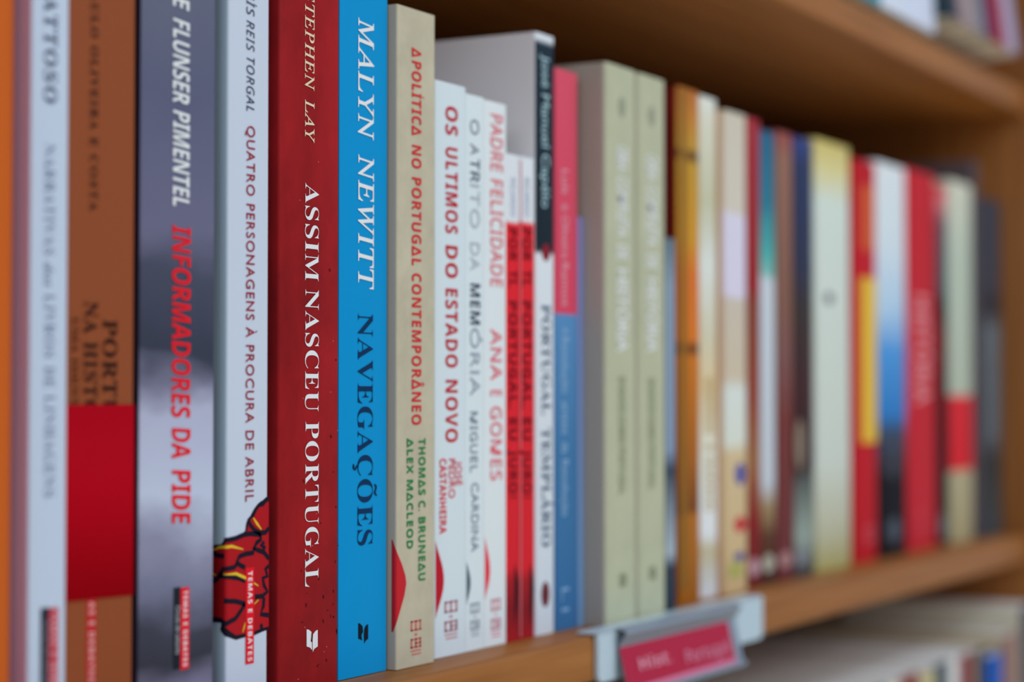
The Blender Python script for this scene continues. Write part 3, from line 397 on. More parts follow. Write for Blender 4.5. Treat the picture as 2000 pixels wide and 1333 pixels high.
{'label': 'tall book with lavender side, spine black above and white below', 'x0': 0.70128, 'x1': 0.71733, 'y': 0.01898, 'h': 0.24212, 'd': 0.165, 'rl': 0.0012, 'rr': 0.0012, 't': 0.0018, 'rough': 0.35, 'inset': 0.002, 'side': (206, 208, 250), 'spine': ('ramp', [(0.25666, (196, 206, 224)), (0.23914, (196, 206, 224)), (0.23872, (30, 46, 60)), (0.15391, (24, 36, 46)), (0.15308, (198, 208, 222)), (-0.01213, (186, 198, 214))], 0, 60), 'items': [('t', 'author_lettering', ('José Manuel Capêlo', 'M', 0, 0, 0.70644, 0.71257, 0.23365, 0.17171, (150, 182, 198)), None), ('t', 'title_lettering', ('PORTUGAL', 'B', 0.03, 0, 0.70636, 0.71335, 0.13258, 0.08817, (62, 80, 112)), None), ('t', 'title_lettering', ('TEMPLÁRIO', 'B', 0.03, 0, 0.70632, 0.71329, 0.0828, 0.03505, (62, 80, 112)), None), ('e', 'emblem', (120, 28, 44), 0.7099, 0.15371, 0.0035, 0.00352), ('e', 'emblem', (96, 40, 50), 0.70932, 0.01599, 0.00348, 0.00513)]},
{'label': 'book with a deep pink upper spine and blue lower spine', 'x0': 0.71869, 'x1': 0.73813, 'y': 0.01918, 'h': 0.23013, 'd': 0.15, 'rl': 0.0008, 'rr': 0.0008, 't': 0.0005, 'rough': 0.42, 'inset': 0.0004, 'spine': ('ramp', [(0.23869, (196, 76, 100)), (0.12975, (192, 64, 92)), (0.12912, (78, 128, 180)), (0.0695, (58, 108, 158)), (-0.01434, (48, 96, 146))], 0, 60), 'items': [('t', 'author_lettering', ('Luís', 'M', 0, 0, 0.72407, 0.72952, 0.189, 0.17885, (228, 150, 170)), None), ('t', 'author_lettering', ('de', 'M', 0, 0, 0.72406, 0.7295, 0.17483, 0.17188, (228, 150, 170)), None), ('t', 'author_lettering', ('Oliveira', 'M', 0, 0, 0.72404, 0.72948, 0.16997, 0.15224, (228, 150, 170)), None), ('t', 'author_lettering', ('Ramos', 'M', 0, 0, 0.72401, 0.72945, 0.15055, 0.13263, (228, 150, 170)), None), ('t', 'title_lettering', ('A', 'N', 0, 0, 0.72398, 0.72942, 0.12378, 0.12125, (140, 176, 212)), None), ('t', 'title_lettering', ('Revolução', 'N', 0, 0, 0.72396, 0.72939, 0.11999, 0.09685, (140, 176, 212)), None), ('t', 'title_lettering', ('antes', 'N', 0, 0, 0.72393, 0.72936, 0.09349, 0.08005, (140, 176, 212)), None), ('t', 'title_lettering', ('da', 'N', 0, 0, 0.72391, 0.72934, 0.07669, 0.07207, (140, 176, 212)), None), ('t', 'title_lettering', ('Revolução', 'N', 0, 0, 0.72389, 0.72931, 0.06955, 0.0465, (140, 176, 212)), None), ('t', 'emblem', ('LI', 'N', 0.2, 0, 0.72337, 0.72968, 0.01721, 0.0076, (120, 160, 200)), None)]},
{'label': 'short thin lavender blue book tucked beside the tall grey green pair', 'x0': 0.73907, 'x1': 0.74447, 'y': 0.01932, 'h': 0.17057, 'd': 0.12, 'rl': 0.0005, 'rr': 0.0005, 't': 0.0005, 'rough': 0.42, 'inset': 0.0004, 'spine': ('ramp', [(0.17613, (126, 120, 176)), (0.11183, (112, 132, 184)), (-0.00106, (104, 142, 184))], 0, 60), 'items': []},
{'label': 'thick grey green book jutting forward, the left one of the grey green pair', 'x0': 0.74477, 'x1': 0.77409, 'y': 0.00932, 'h': 0.2356, 'd': 0.16, 'rl': 0.0022, 'rr': 0.0018, 't': 0.0015, 'rough': 0.42, 'inset': 0.0004, 'side': (150, 148, 144), 'spine': ('mottle', (160, 166, 146), (170, 175, 154), 0, None, 50, (1, 1, 1), 0.5), 'items': [('t', 'title_lettering', ('OBRA', 'H', -0.04, 0, 0.75547, 0.76536, 0.20181, 0.19091, (206, 212, 224)), None), ('t', 'title_lettering', ('COMPLETA', 'H', -0.04, 0, 0.75541, 0.76528, 0.18874, 0.16305, (206, 212, 224)), None), ('t', 'title_lettering', ('DE', 'H', -0.04, 0, 0.75534, 0.76521, 0.15979, 0.15349, (206, 212, 224)), None), ('t', 'title_lettering', ('HISTÓRIA', 'H', -0.04, 0, 0.75526, 0.76512, 0.14957, 0.11421, (206, 212, 224)), None), ('t', 'author_lettering', ('ENSAIOS SOBRE PORTUGAL', 'H', 0, 0, 0.75704, 0.76245, 0.10381, 0.05411, (120, 130, 100)), None), ('e', 'emblem', (134, 140, 126), 0.76023, 0.21837, 0.00321, 0.00458), ('t', 'volume_number', ('8', 'K', 0, 0, 0.75732, 0.76371, 0.02086, 0.01526, (106, 114, 88)), None)]},
{'label': 'thick grey green book, the right one of the grey green pair', 'x0': 0.77704, 'x1': 0.80445, 'y': 0.00959, 'h': 0.2356, 'd': 0.16, 'rl': 0.0022, 'rr': 0.0018, 't': 0.0015, 'rough': 0.42, 'inset': 0.0004, 'side': (176, 178, 164), 'spine': ('mottle', (160, 166, 146), (170, 175, 154), 0, None, 50, (1, 1, 1), 0.5), 'items': [('t', 'title_lettering', ('OBRA', 'H', -0.04, 0, 0.78526, 0.79577, 0.20108, 0.18984, (206, 212, 224)), None), ('t', 'title_lettering', ('COMPLETA', 'H', -0.04, 0, 0.78517, 0.79567, 0.1876, 0.16111, (206, 212, 224)), None), ('t', 'title_lettering', ('DE', 'H', -0.04, 0, 0.78509, 0.79558, 0.15775, 0.15125, (206, 212, 224)), None), ('t', 'title_lettering', ('HISTÓRIA', 'H', -0.04, 0, 0.78498, 0.79546, 0.14722, 0.11478, (206, 212, 224)), None), ('t', 'author_lettering', ('ENSAIOS SOBRE PORTUGAL', 'H', 0, 0, 0.78683, 0.79258, 0.10316, 0.05504, (120, 130, 100)), None), ('e', 'emblem', (134, 140, 126), 0.79034, 0.21815, 0.00342, 0.00473), ('t', 'volume_number', ('8', 'K', 0, 0, 0.78708, 0.79387, 0.02163, 0.01586, (106, 114, 88)), None)]},
{'label': 'short thin dark blue book beside the ochre book', 'x0': 0.80475, 'x1': 0.81396, 'y': 0.00921, 'h': 0.16596, 'd': 0.12, 'rl': 0.0005, 'rr': 0.0005, 't': 0.0005, 'rough': 0.42, 'inset': 0.0004, 'spine': ('ramp', [(0.16764, (84, 104, 120)), (0.14479, (124, 144, 168)), (0.07194, (120, 140, 170)), (0.06286, (48, 62, 80)), (0.0266, (150, 166, 184)), (0.01981, (46, 56, 72)), (-0.00053, (40, 50, 64))], 0, 60), 'items': []},
{'label': 'ochre spined book with a maroon side and dark printed bands', 'x0': 0.84189, 'x1': 0.86606, 'y': 0.02053, 'h': 0.23963, 'd': 0.16, 'rl': 0.002, 'rr': 0.001, 't': 0.0005, 'rough': 0.42, 'inset': 0.0004, 'side': (104, 26, 22), 'spine': ('ramp', [(0.24162, (160, 92, 42)), (0.22545, (176, 118, 48)), (0.21171, (172, 134, 50)), (0.20978, (100, 72, 34)), (0.20689, (100, 72, 34)), (0.20496, (174, 134, 44)), (0.16888, (186, 134, 38)), (0.15207, (196, 104, 36)), (0.12211, (196, 108, 28)), (0.11948, (112, 62, 20)), (0.11613, (112, 62, 20)), (0.11374, (184, 106, 24)), (0.06596, (150, 88, 24)), (0.04213, (110, 62, 22)), (0.03927, (160, 98, 28)), (0.00409, (146, 88, 22))], 0.006, 90), 'items': [('p', 'printed_stripe', (126, 90, 36), [(0.84393, 0.23871), (0.85142, 0.23871), (0.85142, 0.00565), (0.84393, 0.00565)], 1)]},  # darker left strip paints in the shading of the rounded spine edge
{'label': 'cream white book between the ochre book and the beige mottled book', 'x0': 0.86751, 'x1': 0.88727, 'y': 0.02078, 'h': 0.23868, 'd': 0.155, 'rl': 0.0015, 'rr': 0.0008, 't': 0.0005, 'rough': 0.42, 'inset': 0.0004, 'spine': ('ramp', [(0.24062, (212, 216, 212)), (0.22706, (196, 198, 188)), (0.18768, (178, 180, 158)), (0.15821, (200, 208, 210)), (0.12636, (190, 188, 170)), (0.09946, (200, 184, 150)), (0.06531, (206, 212, 208)), (0.03123, (212, 220, 224)), (0.02151, (176, 168, 140)), (0.00209, (190, 198, 210))], 0.012, 70), 'items': [('t', 'title_lettering', ('MEMÓRIAS', 'K', 0, 0, 0.87367, 0.88279, 0.10435, 0.07749, (172, 150, 104)), None), ('t', 'title_lettering', ('E DIÁRIO', 'K', 0, 0, 0.87344, 0.88255, 0.07261, 0.04095, (172, 150, 104)), None)]},
{'label': 'beige book with a pale lavender panel and coloured spots near its foot', 'x0': 0.89049, 'x1': 0.91687, 'y': 0.01766, 'h': 0.2344, 'd': 0.155, 'rl': 0.0045, 'rr': 0.0008, 't': 0.0005, 'rough': 0.42, 'inset': 0.0004, 'side': (188, 156, 130), 'spine': ('ramp', [(0.23652, (186, 182, 172)), (0.1861, (190, 186, 180)), (0.18358, (196, 196, 222)), (0.14589, (196, 194, 220)), (0.14338, (184, 176, 168)), (0.10455, (186, 176, 160)), (0.0983, (196, 206, 208)), (0.07332, (196, 204, 200)), (0.06708, (190, 172, 140)), (-0.00013, (184, 162, 124))], 0.006, 60), 'items': [('e', 'printed_spot', (60, 70, 150), 0.90829, 0.05763, 0.00613, 0.00562), ('e', 'printed_spot', (176, 50, 60), 0.90811, 0.03302, 0.00741, 0.00399), ('e', 'printed_spot', (66, 70, 140), 0.907, 0.01738, 0.00643, 0.00224), ('p', 'printed_patch', (158, 160, 90), [(0.89421, 0.01496), (0.91078, 0.01496), (0.91078, 0.00753), (0.89421, 0.00753)], 2)]},
{'label': 'dark red book with brown lower half, right of the beige spotted book', 'x0': 0.92755, 'x1': 0.94407, 'y': 0.0214, 'h': 0.23577, 'd': 0.155, 'rl': 0.001, 'rr': 0.0008, 't': 0.0005, 'rough': 0.42, 'inset': 0.0004, 'spine': ('ramp', [(0.23724, (150, 46, 56)), (0.15123, (138, 30, 34)), (0.1409, (122, 62, 46)), (0.09451, (132, 64, 50)), (0.06368, (140, 96, 66)), (0.0329, (122, 30, 30)), (-0.00035, (96, 24, 30))], 0.02, 150), 'items': [('e', 'emblem', (172, 138, 150), 0.93537, 0.00987, 0.00705, 0.0046)]},
{'label': 'book with a teal blue upper spine and pale lower spine', 'x0': 0.94563, 'x1': 0.96476, 'y': 0.02161, 'h': 0.23146, 'd': 0.155, 'rl': 0.001, 'rr': 0.0008, 't': 0.0005, 'rough': 0.42, 'inset': 0.0004, 'spine': ('ramp', [(0.23383, (38, 92, 130)), (0.19426, (40, 112, 140)), (0.16794, (70, 160, 164)), (0.15873, (110, 170, 170)), (0.15479, (180, 192, 208)), (0.05269, (176, 186, 202)), (0.03966, (140, 120, 90)), (0.02403, (84, 52, 34)), (-0.00198, (60, 40, 34))], 0.01, 70), 'items': [('e', 'emblem', (160, 160, 150), 0.95468, 0.0105, 0.00764, 0.00468)]},
{'label': 'dull brown book with a reddish top, left of the navy book', 'x0': 0.96797, 'x1': 0.99075, 'y': 0.02187, 'h': 0.23383, 'd': 0.155, 'rl': 0.001, 'rr': 0.0008, 't': 0.0005, 'rough': 0.42, 'inset': 0.0004, 'spine': ('ramp', [(0.23536, (136, 60, 64)), (0.22053, (132, 96, 84)), (0.14261, (116, 82, 72)), (0.11584, (112, 76, 76)), (0.08379, (104, 50, 46)), (0.00131, (96, 44, 48))], 0.015, 120), 'items': [('e', 'emblem', (156, 118, 122), 0.97874, 0.0106, 0.00867, 0.00451)]},
{'label': 'navy and dark brown book left of the thick cream book', 'x0': 0.99424, 'x1': 1.0211, 'y': 0.02217, 'h': 0.23365, 'd': 0.155, 'rl': 0.001, 'rr': 0.0008, 't': 0.0005, 'rough': 0.42, 'inset': 0.0004, 'spine': ('ramp', [(0.23511, (50, 66, 128)), (0.218, (40, 52, 88)), (0.1657, (42, 48, 72)), (0.14373, (52, 46, 46)), (0.0999, (58, 34, 36)), (0.05894, (46, 26, 28)), (0.04803, (84, 92, 92)), (0.02081, (134, 150, 146)), (0.00178, (60, 60, 66))], 0.012, 60), 'items': [('e', 'printed_oval', (128, 116, 104), 1.00075, 0.07, 0.006, 0.01357), ('e', 'emblem', (120, 124, 136), 1.00198, 0.01055, 0.00713, 0.0046)]},
{'label': 'thick cream white book with yellow tinted top, left of the red and yellow book', 'x0': 1.02728, 'x1': 1.08197, 'y': 0.02268, 'h': 0.23656, 'd': 0.155, 'rl': 0.003, 'rr': 0.002, 't': 0.0005, 'rough': 0.42, 'inset': 0.0004, 'spine': ('ramp', [(0.24001, (182, 166, 92)), (0.2228, (196, 190, 140)), (0.20275, (190, 204, 204)), (0.06033, (184, 194, 192)), (0.02071, (168, 170, 150)), (0.00094, (156, 152, 98))], 0.01, 40), 'items': [('e', 'emblem', (90, 94, 110), 1.0475, 0.1498, 0.00648, 0.0034)]},
{'label': 'red book with a yellow block, right of the thick cream book', 'x0': 1.08838, 'x1': 1.1278, 'y': 0.02324, 'h': 0.23213, 'd': 0.155, 'rl': 0.0012, 'rr': 0.0008, 't': 0.0005, 'rough': 0.42, 'inset': 0.0004, 'spine': ('ramp', [(0.2347, (166, 20, 32)), (0.14769, (176, 22, 34)), (-7e-05, (168, 18, 28))], 0, 60), 'items': [('p', 'printed_block', (214, 168, 56), [(1.10176, 0.16439), (1.12869, 0.16439), (1.12869, 0.06875), (1.10176, 0.06875)], 1), ('p', 'printed_block', (186, 84, 44), [(1.10384, 0.21809), (1.12449, 0.21809), (1.12449, 0.18069), (1.10384, 0.18069)], 1), ('t', 'emblem', ('EA', 'K', 0.1, 0, 1.10735, 1.12348, 0.02004, 0.01056, (190, 80, 92)), None)]},
{'label': 'book fading from white through sky blue to black at its foot', 'x0': 1.13095, 'x1': 1.18675, 'y': 0.0238, 'h': 0.23509, 'd': 0.155, 'rl': 0.004, 'rr': 0.003, 't': 0.0005, 'rough': 0.42, 'inset': 0.0004, 'spine': ('ramp', [(0.23803, (200, 210, 228)), (0.18685, (190, 206, 226)), (0.14974, (160, 190, 226)), (0.12198, (70, 138, 208)), (0.08504, (40, 112, 184)), (0.07274, (50, 64, 88)), (0.05739, (44, 44, 56)), (0.04513, (14, 14, 18)), (0.00227, (14, 14, 18))], 0.008, 60), 'items': [('t', 'title_lettering', ('HISTÓRIA DO MUNDO', 'R', 0.05, 0, 1.15367, 1.16515, 0.07274, 0.04666, (96, 104, 122)), None), ('e', 'emblem', (70, 78, 92), 1.16066, 0.01531, 0.01148, 0.00766)]},
{'label': 'glossy red book with pale pink title lettering near the right end', 'x0': 1.18975, 'x1': 1.2491, 'y': 0.02445, 'h': 0.23676, 'd': 0.155, 'rl': 0.004, 'rr': 0.003, 't': 0.0005, 'rough': 0.35, 'inset': 0.0004, 'spine': ('flat', (176, 30, 42)), 'items': [('t', 'title_lettering', ('HISTÓRIA', 'H', 0.05, 0, 1.20396, 1.23416, 0.15849, 0.09099, (214, 140, 152)), None), ('t', 'author_lettering', ('L L', 'K', 0.1, 0, 1.20817, 1.22893, 0.02372, 0.01095, (190, 70, 84)), None)]},
{'label': 'thin black book with pinkish top beside the glossy red book', 'x0': 1.2494, 'x1': 1.27048, 'y': 0.02357, 'h': 0.23117, 'd': 0.155, 'rl': 0.0012, 'rr': 0.0008, 't': 0.0005, 'rough': 0.42, 'inset': 0.0004, 'spine': ('ramp', [(0.23508, (190, 50, 60)), (0.22009, (180, 110, 120)), (0.20678, (90, 70, 84)), (0.16693, (60, 70, 82)), (0.15367, (16, 22, 24)), (0.1338, (84, 20, 22)), (0.10075, (50, 16, 18)), (0.07107, (16, 16, 18)), (-0.00122, (26, 28, 32))], 0.006, 60), 'items': [('e', 'emblem', (80, 88, 98), 1.25836, 0.01272, 0.00879, 0.00738)]},
{'label': 'pale grey green book with a red block on its lower spine', 'x0': 1.27078, 'x1': 1.32159, 'y': 0.02223, 'h': 0.23719, 'd': 0.155, 'rl': 0.002, 'rr': 0.0015, 't': 0.0005, 'rough': 0.42, 'inset': 0.0004, 'spine': ('ramp', [(0.24016, (188, 192, 182)), (0.18904, (166, 180, 172)), (0.09749, (160, 172, 162)), (0.09479, (194, 40, 52)), (0.04857, (192, 34, 46)), (0.0452, (158, 152, 128)), (-0.00019, (152, 144, 112))], 0, 60), 'items': []},
{'label': 'tall thin charcoal book rising above its neighbours near the side panel', 'x0': 1.32189, 'x1': 1.33362, 'y': 0.0208, 'h': 0.25438, 'd': 0.155, 'rl': 0.0008, 'rr': 0.0005, 't': 0.0005, 'rough': 0.42, 'inset': 0.0004, 'side': (84, 76, 84), 'spine': ('flat', (74, 68, 76)), 'items': []},
{'label': 'charcoal grey book with pale grey lettering at the right end of the middle row', 'x0': 1.33392, 'x1': 1.37845, 'y': 0.01816, 'h': 0.23037, 'd': 0.155, 'rl': 0.0015, 'rr': 0.001, 't': 0.0005, 'rough': 0.42, 'inset': 0.0004, 'side': (70, 66, 74), 'spine': ('ramp', [(0.23329, (54, 60, 74)), (0.17143, (56, 60, 74)), (0.15733, (44, 44, 52)), (0.13972, (84, 92, 102)), (0.06601, (72, 78, 88)), (0.05202, (50, 52, 56)), (0.00663, (58, 66, 72))], 0.006, 60), 'items': [('t', 'title_lettering', ('PORTUGAL CONTEMPORÂNEO', 'H', 0.05, 0, 1.34492, 1.36257, 0.14316, 0.06606, (112, 124, 136)), None)]}]
LOWER = [
{'label': 'olive black book on the shelf below, first leftward from the bright blue one', 'x0': 1.25282, 'x1': 1.27482, 'y': 0.001, 'z': -0.3088, 'h': 0.24362, 'd': 0.15, 'col': (52, 50, 40), 'white': 1, 'side': (196, 198, 194)},
{'label': 'dark red book on the shelf below, second leftward from the bright blue one', 'x0': 1.21742, 'x1': 1.25242, 'y': 0.003, 'z': -0.3088, 'h': 0.24282, 'd': 0.15, 'col': (110, 24, 30), 'white': 1, 'side': (196, 198, 194)},
{'label': 'white book on the shelf below, third leftward from the bright blue one', 'x0': 1.19902, 'x1': 1.21702, 'y': 0.001, 'z': -0.3088, 'h': 0.24402, 'd': 0.15, 'col': (196, 200, 206), 'white': 1, 'side': (196, 198, 194)},
{'label': 'slate blue book on the shelf below, fourth leftward from the bright blue one', 'x0': 1.16862, 'x1': 1.19862, 'y': 0.003, 'z': -0.3088, 'h': 0.24362, 'd': 0.15, 'col': (60, 76, 92), 'white': 1, 'side': (196, 198, 194)},
{'label': 'khaki book on the shelf below, fifth leftward from the bright blue one', 'x0': 1.14222, 'x1': 1.16822, 'y': 0.001, 'z': -0.3088, 'h': 0.24242, 'd': 0.15, 'col': (168, 160, 120), 'white': 1, 'side': (196, 198, 194)},
{'label': 'rust brown book on the shelf below, sixth leftward from the bright blue one', 'x0': 1.10182, 'x1': 1.14182, 'y': 0.003, 'z': -0.3088, 'h': 0.24412, 'd': 0.15, 'col': (120, 60, 50), 'white': 1, 'side': (196, 198, 194)},
{'label': 'cream book on the shelf below, seventh leftward from the bright blue one', 'x0': 1.08142, 'x1': 1.10142, 'y': 0.001, 'z': -0.3088, 'h': 0.24322, 'd': 0.15, 'col': (200, 196, 180), 'white': 1, 'side': (196, 198, 194)},
{'label': 'charcoal book on the shelf below, eighth leftward from the bright blue one', 'x0': 1.04902, 'x1': 1.08102, 'y': 0.003, 'z': -0.3088, 'h': 0.24362, 'd': 0.15, 'col': (60, 60, 66), 'white': 1, 'side': (196, 198, 194)},
{'label': 'sage green book on the shelf below, ninth leftward from the bright blue one', 'x0': 1.02662, 'x1': 1.04862, 'y': 0.001, 'z': -0.3088, 'h': 0.24282, 'd': 0.15, 'col': (168, 176, 150), 'white': 1, 'side': (196, 198, 194)},
{'label': 'mustard book on the shelf below, tenth leftward from the bright blue one', 'x0': 0.99122, 'x1': 1.02622, 'y': 0.003, 'z': -0.3088, 'h': 0.24402, 'd': 0.15, 'col': (190, 150, 70), 'white': 1, 'side': (196, 198, 194)},
{'label': 'grey violet book on the shelf below, eleventh leftward from the bright blue one', 'x0': 0.97282, 'x1': 0.99082, 'y': 0.001, 'z': -0.3088, 'h': 0.24362, 'd': 0.15, 'col': (110, 110, 130), 'white': 1, 'side': (196, 198, 194)},
{'label': 'rose book on the shelf below, twelfth leftward from the bright blue one', 'x0': 0.94242, 'x1': 0.97242, 'y': 0.003, 'z': -0.3088, 'h': 0.24242, 'd': 0.15, 'col': (150, 60, 70), 'white': 1, 'side': (196, 198, 194)},
{'label': 'moss grey book on the shelf below, thirteenth leftward from the bright blue one', 'x0': 0.91602, 'x1': 0.94202, 'y': 0.001, 'z': -0.3088, 'h': 0.24412, 'd': 0.15, 'col': (90, 100, 90), 'white': 1, 'side': (196, 198, 194)},
{'label': 'navy book on the shelf below, fourteenth leftward from the bright blue one', 'x0': 0.87562, 'x1': 0.91562, 'y': 0.003, 'z': -0.3088, 'h': 0.24322, 'd': 0.15, 'col': (40, 60, 110), 'white': 1, 'side': (196, 198, 194)},
{'label': 'tan book on the shelf below, fifteenth leftward from the bright blue one', 'x0': 0.85522, 'x1': 0.87522, 'y': 0.001, 'z': -0.3088, 'h': 0.24362, 'd': 0.15, 'col': (180, 120, 80), 'white': 1, 'side': (196, 198, 194)},
{'label': 'olive black book on the shelf below, sixteenth leftward from the bright blue one', 'x0': 0.82282, 'x1': 0.85482, 'y': 0.003, 'z': -0.3088, 'h': 0.24282, 'd': 0.15, 'col': (52, 50, 40), 'white': 1, 'side': (196, 198, 194)},
{'label': 'dark red book on the shelf below, seventeenth leftward from the bright blue one', 'x0': 0.80042, 'x1': 0.82242, 'y': 0.001, 'z': -0.3088, 'h': 0.24402, 'd': 0.15, 'col': (110, 24, 30), 'white': 1, 'side': (196, 198, 194)},
{'label': 'white book on the shelf below, eighteenth leftward from the bright blue one', 'x0': 0.76502, 'x1': 0.80002, 'y': 0.003, 'z': -0.3088, 'h': 0.24362, 'd': 0.15, 'col': (196, 200, 206), 'white': 1, 'side': (196, 198, 194)},
{'label': 'slate blue book on the shelf below, nineteenth leftward from the bright blue one', 'x0': 0.74662, 'x1': 0.76462, 'y': 0.001, 'z': -0.3088, 'h': 0.24242, 'd': 0.15, 'col': (60, 76, 92), 'white': 1, 'side': (196, 198, 194)},
{'label': 'khaki book on the shelf below, twentieth leftward from the bright blue one', 'x0': 0.71622, 'x1': 0.74622, 'y': 0.003, 'z': -0.3088, 'h': 0.24412, 'd': 0.15, 'col': (168, 160, 120), 'white': 1, 'side': (196, 198, 194)},
{'label': 'rust brown book on the shelf below, last leftward from the bright blue one', 'x0': 0.68982, 'x1': 0.71582, 'y': 0.001, 'z': -0.3088, 'h': 0.24322, 'd': 0.15, 'col': (120, 60, 50), 'white': 1, 'side': (196, 198, 194)},
{'label': 'bright blue spined book on the shelf below, near the side panel', 'x0': 1.27522, 'x1': 1.31005, 'y': 0.0, 'z': -0.3088, 'h': 0.23686, 'd': 0.13, 'col': (10, 76, 168), 'white': 1},
{'label': 'grey brown book on the shelf below, just right of the bright blue one', 'x0': 1.31045, 'x1': 1.34156, 'y': -0.001, 'z': -0.3088, 'h': 0.24656, 'd': 0.15, 'col': (128, 96, 92), 'side': (170, 158, 128), 'white': 1},
{'label': 'dark navy book at the right end of the shelf below', 'x0': 1.34196, 'x1': 1.37935, 'y': -0.004, 'z': -0.3088, 'h': 0.26246, 'd': 0.125, 'col': (52, 54, 70), 'white': 1, 'side': (190, 190, 178)}]
UPPER = [
{'label': 'green book on the shelf above, its foot just above the board edge', 'x0': 0.9604, 'x1': 1.01552, 'y': -0.002, 'z': 0.3092, 'h': 0.19, 'd': 0.12, 'col': (60, 130, 120), 'white': 1, 'tip': -0.03491, 'lean': 0.0},
{'label': 'teal book on the shelf above, its foot just above the board edge', 'x0': 1.01592, 'x1': 1.066, 'y': -0.002, 'z': 0.3092, 'h': 0.22, 'd': 0.12, 'col': (20, 130, 160), 'white': 1, 'tip': -0.03491, 'lean': 0.0},
{'label': 'pale lavender book on the shelf above, its foot just above the board edge', 'x0': 1.0664, 'x1': 1.11139, 'y': -0.002, 'z': 0.3092, 'h': 0.21, 'd': 0.12, 'col': (188, 200, 228), 'white': 1, 'tip': -0.03491, 'lean': 0.0},
{'label': 'white book on the shelf above, its foot just above the board edge', 'x0': 1.11179, 'x1': 1.16624, 'y': -0.002, 'z': 0.3092, 'h': 0.2, 'd': 0.12, 'col': (186, 196, 222), 'white': 1, 'tip': -0.03491, 'lean': 0.0},
{'label': 'dark green book on the shelf above, its foot just above the board edge', 'x0': 1.16664, 'x1': 1.17864, 'y': -0.01, 'z': 0.3092, 'h': 0.19, 'd': 0.12, 'col': (30, 50, 60), 'white': 1, 'tip': -0.12217, 'lean': 0.0},
{'label': 'charcoal book on the shelf above, its foot just above the board edge', 'x0': 1.17904, 'x1': 1.19104, 'y': -0.01, 'z': 0.3092, 'h': 0.22, 'd': 0.12, 'col': (60, 54, 70), 'white': 1, 'tip': -0.12217, 'lean': 0.0},
{'label': 'grey pink book on the shelf above, its foot just above the board edge', 'x0': 1.19144, 'x1': 1.21847, 'y': -0.01, 'z': 0.3092, 'h': 0.21, 'd': 0.12, 'col': (140, 124, 130), 'white': 1, 'tip': -0.12217, 'lean': 0.0},
{'label': 'grey book on the shelf above, its foot just above the board edge', 'x0': 1.21887, 'x1': 1.24581, 'y': -0.01, 'z': 0.3092, 'h': 0.2, 'd': 0.12, 'col': (120, 116, 124), 'white': 1, 'tip': -0.12217, 'lean': 0.0},
{'label': 'violet book on the shelf above, its foot just above the board edge', 'x0': 1.24621, 'x1': 1.26226, 'y': -0.01, 'z': 0.3092, 'h': 0.19, 'd': 0.12, 'col': (60, 50, 90), 'white': 1, 'tip': -0.12217, 'lean': 0.0},
{'label': 'crimson book on the shelf above, its foot just above the board edge', 'x0': 1.26266, 'x1': 1.29381, 'y': -0.01, 'z': 0.3092, 'h': 0.22, 'd': 0.12, 'col': (130, 14, 34), 'white': 1, 'tip': -0.12217, 'lean': 0.0},
{'label': 'mauve book on the shelf above, its foot just above the board edge', 'x0': 1.29421, 'x1': 1.32418, 'y': -0.01, 'z': 0.3092, 'h': 0.21, 'd': 0.12, 'col': (150, 140, 170), 'white': 1, 'tip': -0.12217, 'lean': 0.0}]
CARD = {'x0': 0.71477, 'x1': 0.88786, 'zb': -0.01873, 'cx0': 0.73032, 'cx1': 0.84118, 'cy': -0.008, 'cty': -0.004, 'cby': -0.0085, 'czt': -0.00601, 'czb': -0.02528, 'texts': [('Hist.', 'K', 0.74377, 0.77498, -0.017, -0.0119, (200, 130, 155)), ('Portugal', 'K', 0.78925, 0.8358, -0.01964, -0.01382, (190, 110, 140))]}
for B in BOOKS:
    for it in B['items']:
        if it[0] == 't': need_text(it[2][0], it[2][1])
for t in CARD['texts']: need_text(t[0], t[1])
build_glyphs(need)
for B in BOOKS: make_book(B)
# ---------------------------------------------------------------- row below: mostly page tops seen
def simple_book(S, group):
    x0, x1, y, z, h, d = S['x0'], S['x1'], S['y'], S['z'], S['h'], S['d']; w = x1 - x0
    r = thing('book', S['label'], 'book', (x0, y, z), group)
    t = .0022 if S.get('hard') else .0005
    o = obj('cover', cover_mesh(w, d, h, S.get('rl', .0015), S.get('rl', .0015), t, True), [paint(S.get('side', S['col']), .4), paint(S['col'], .4)], r); smooth(o, 50)
    bm = bmesh.new(); q = .003 if S.get('hard') else .0005
    box(bm, t + .0001, w - t - .0001, t + .001, d - .001 - q, q, h - q)
    obj('pages', bm, PAGES_WHITE if S.get('white') else PAGES, r)
    return r
for S in LOWER: simple_book(S, 'books on the shelf below')
for S in UPPER:
    r = simple_book(S, 'books on the shelf above')
    M = Matrix.Rotation(S.get('tip', 0), 4, 'X') @ Matrix.Rotation(S.get('lean', 0), 4, 'Y')
    r.rotation_euler = M.to_euler()
    for c in r.children: c.location = Vector((0, 0, 0))
    # rest the lowest point on the shelf
    bpy.context.view_layer.update()
    zz = min((r.matrix_world @ v.co).z for c in r.children for v in c.data.vertices)
    r.location.z += .3093 - zz

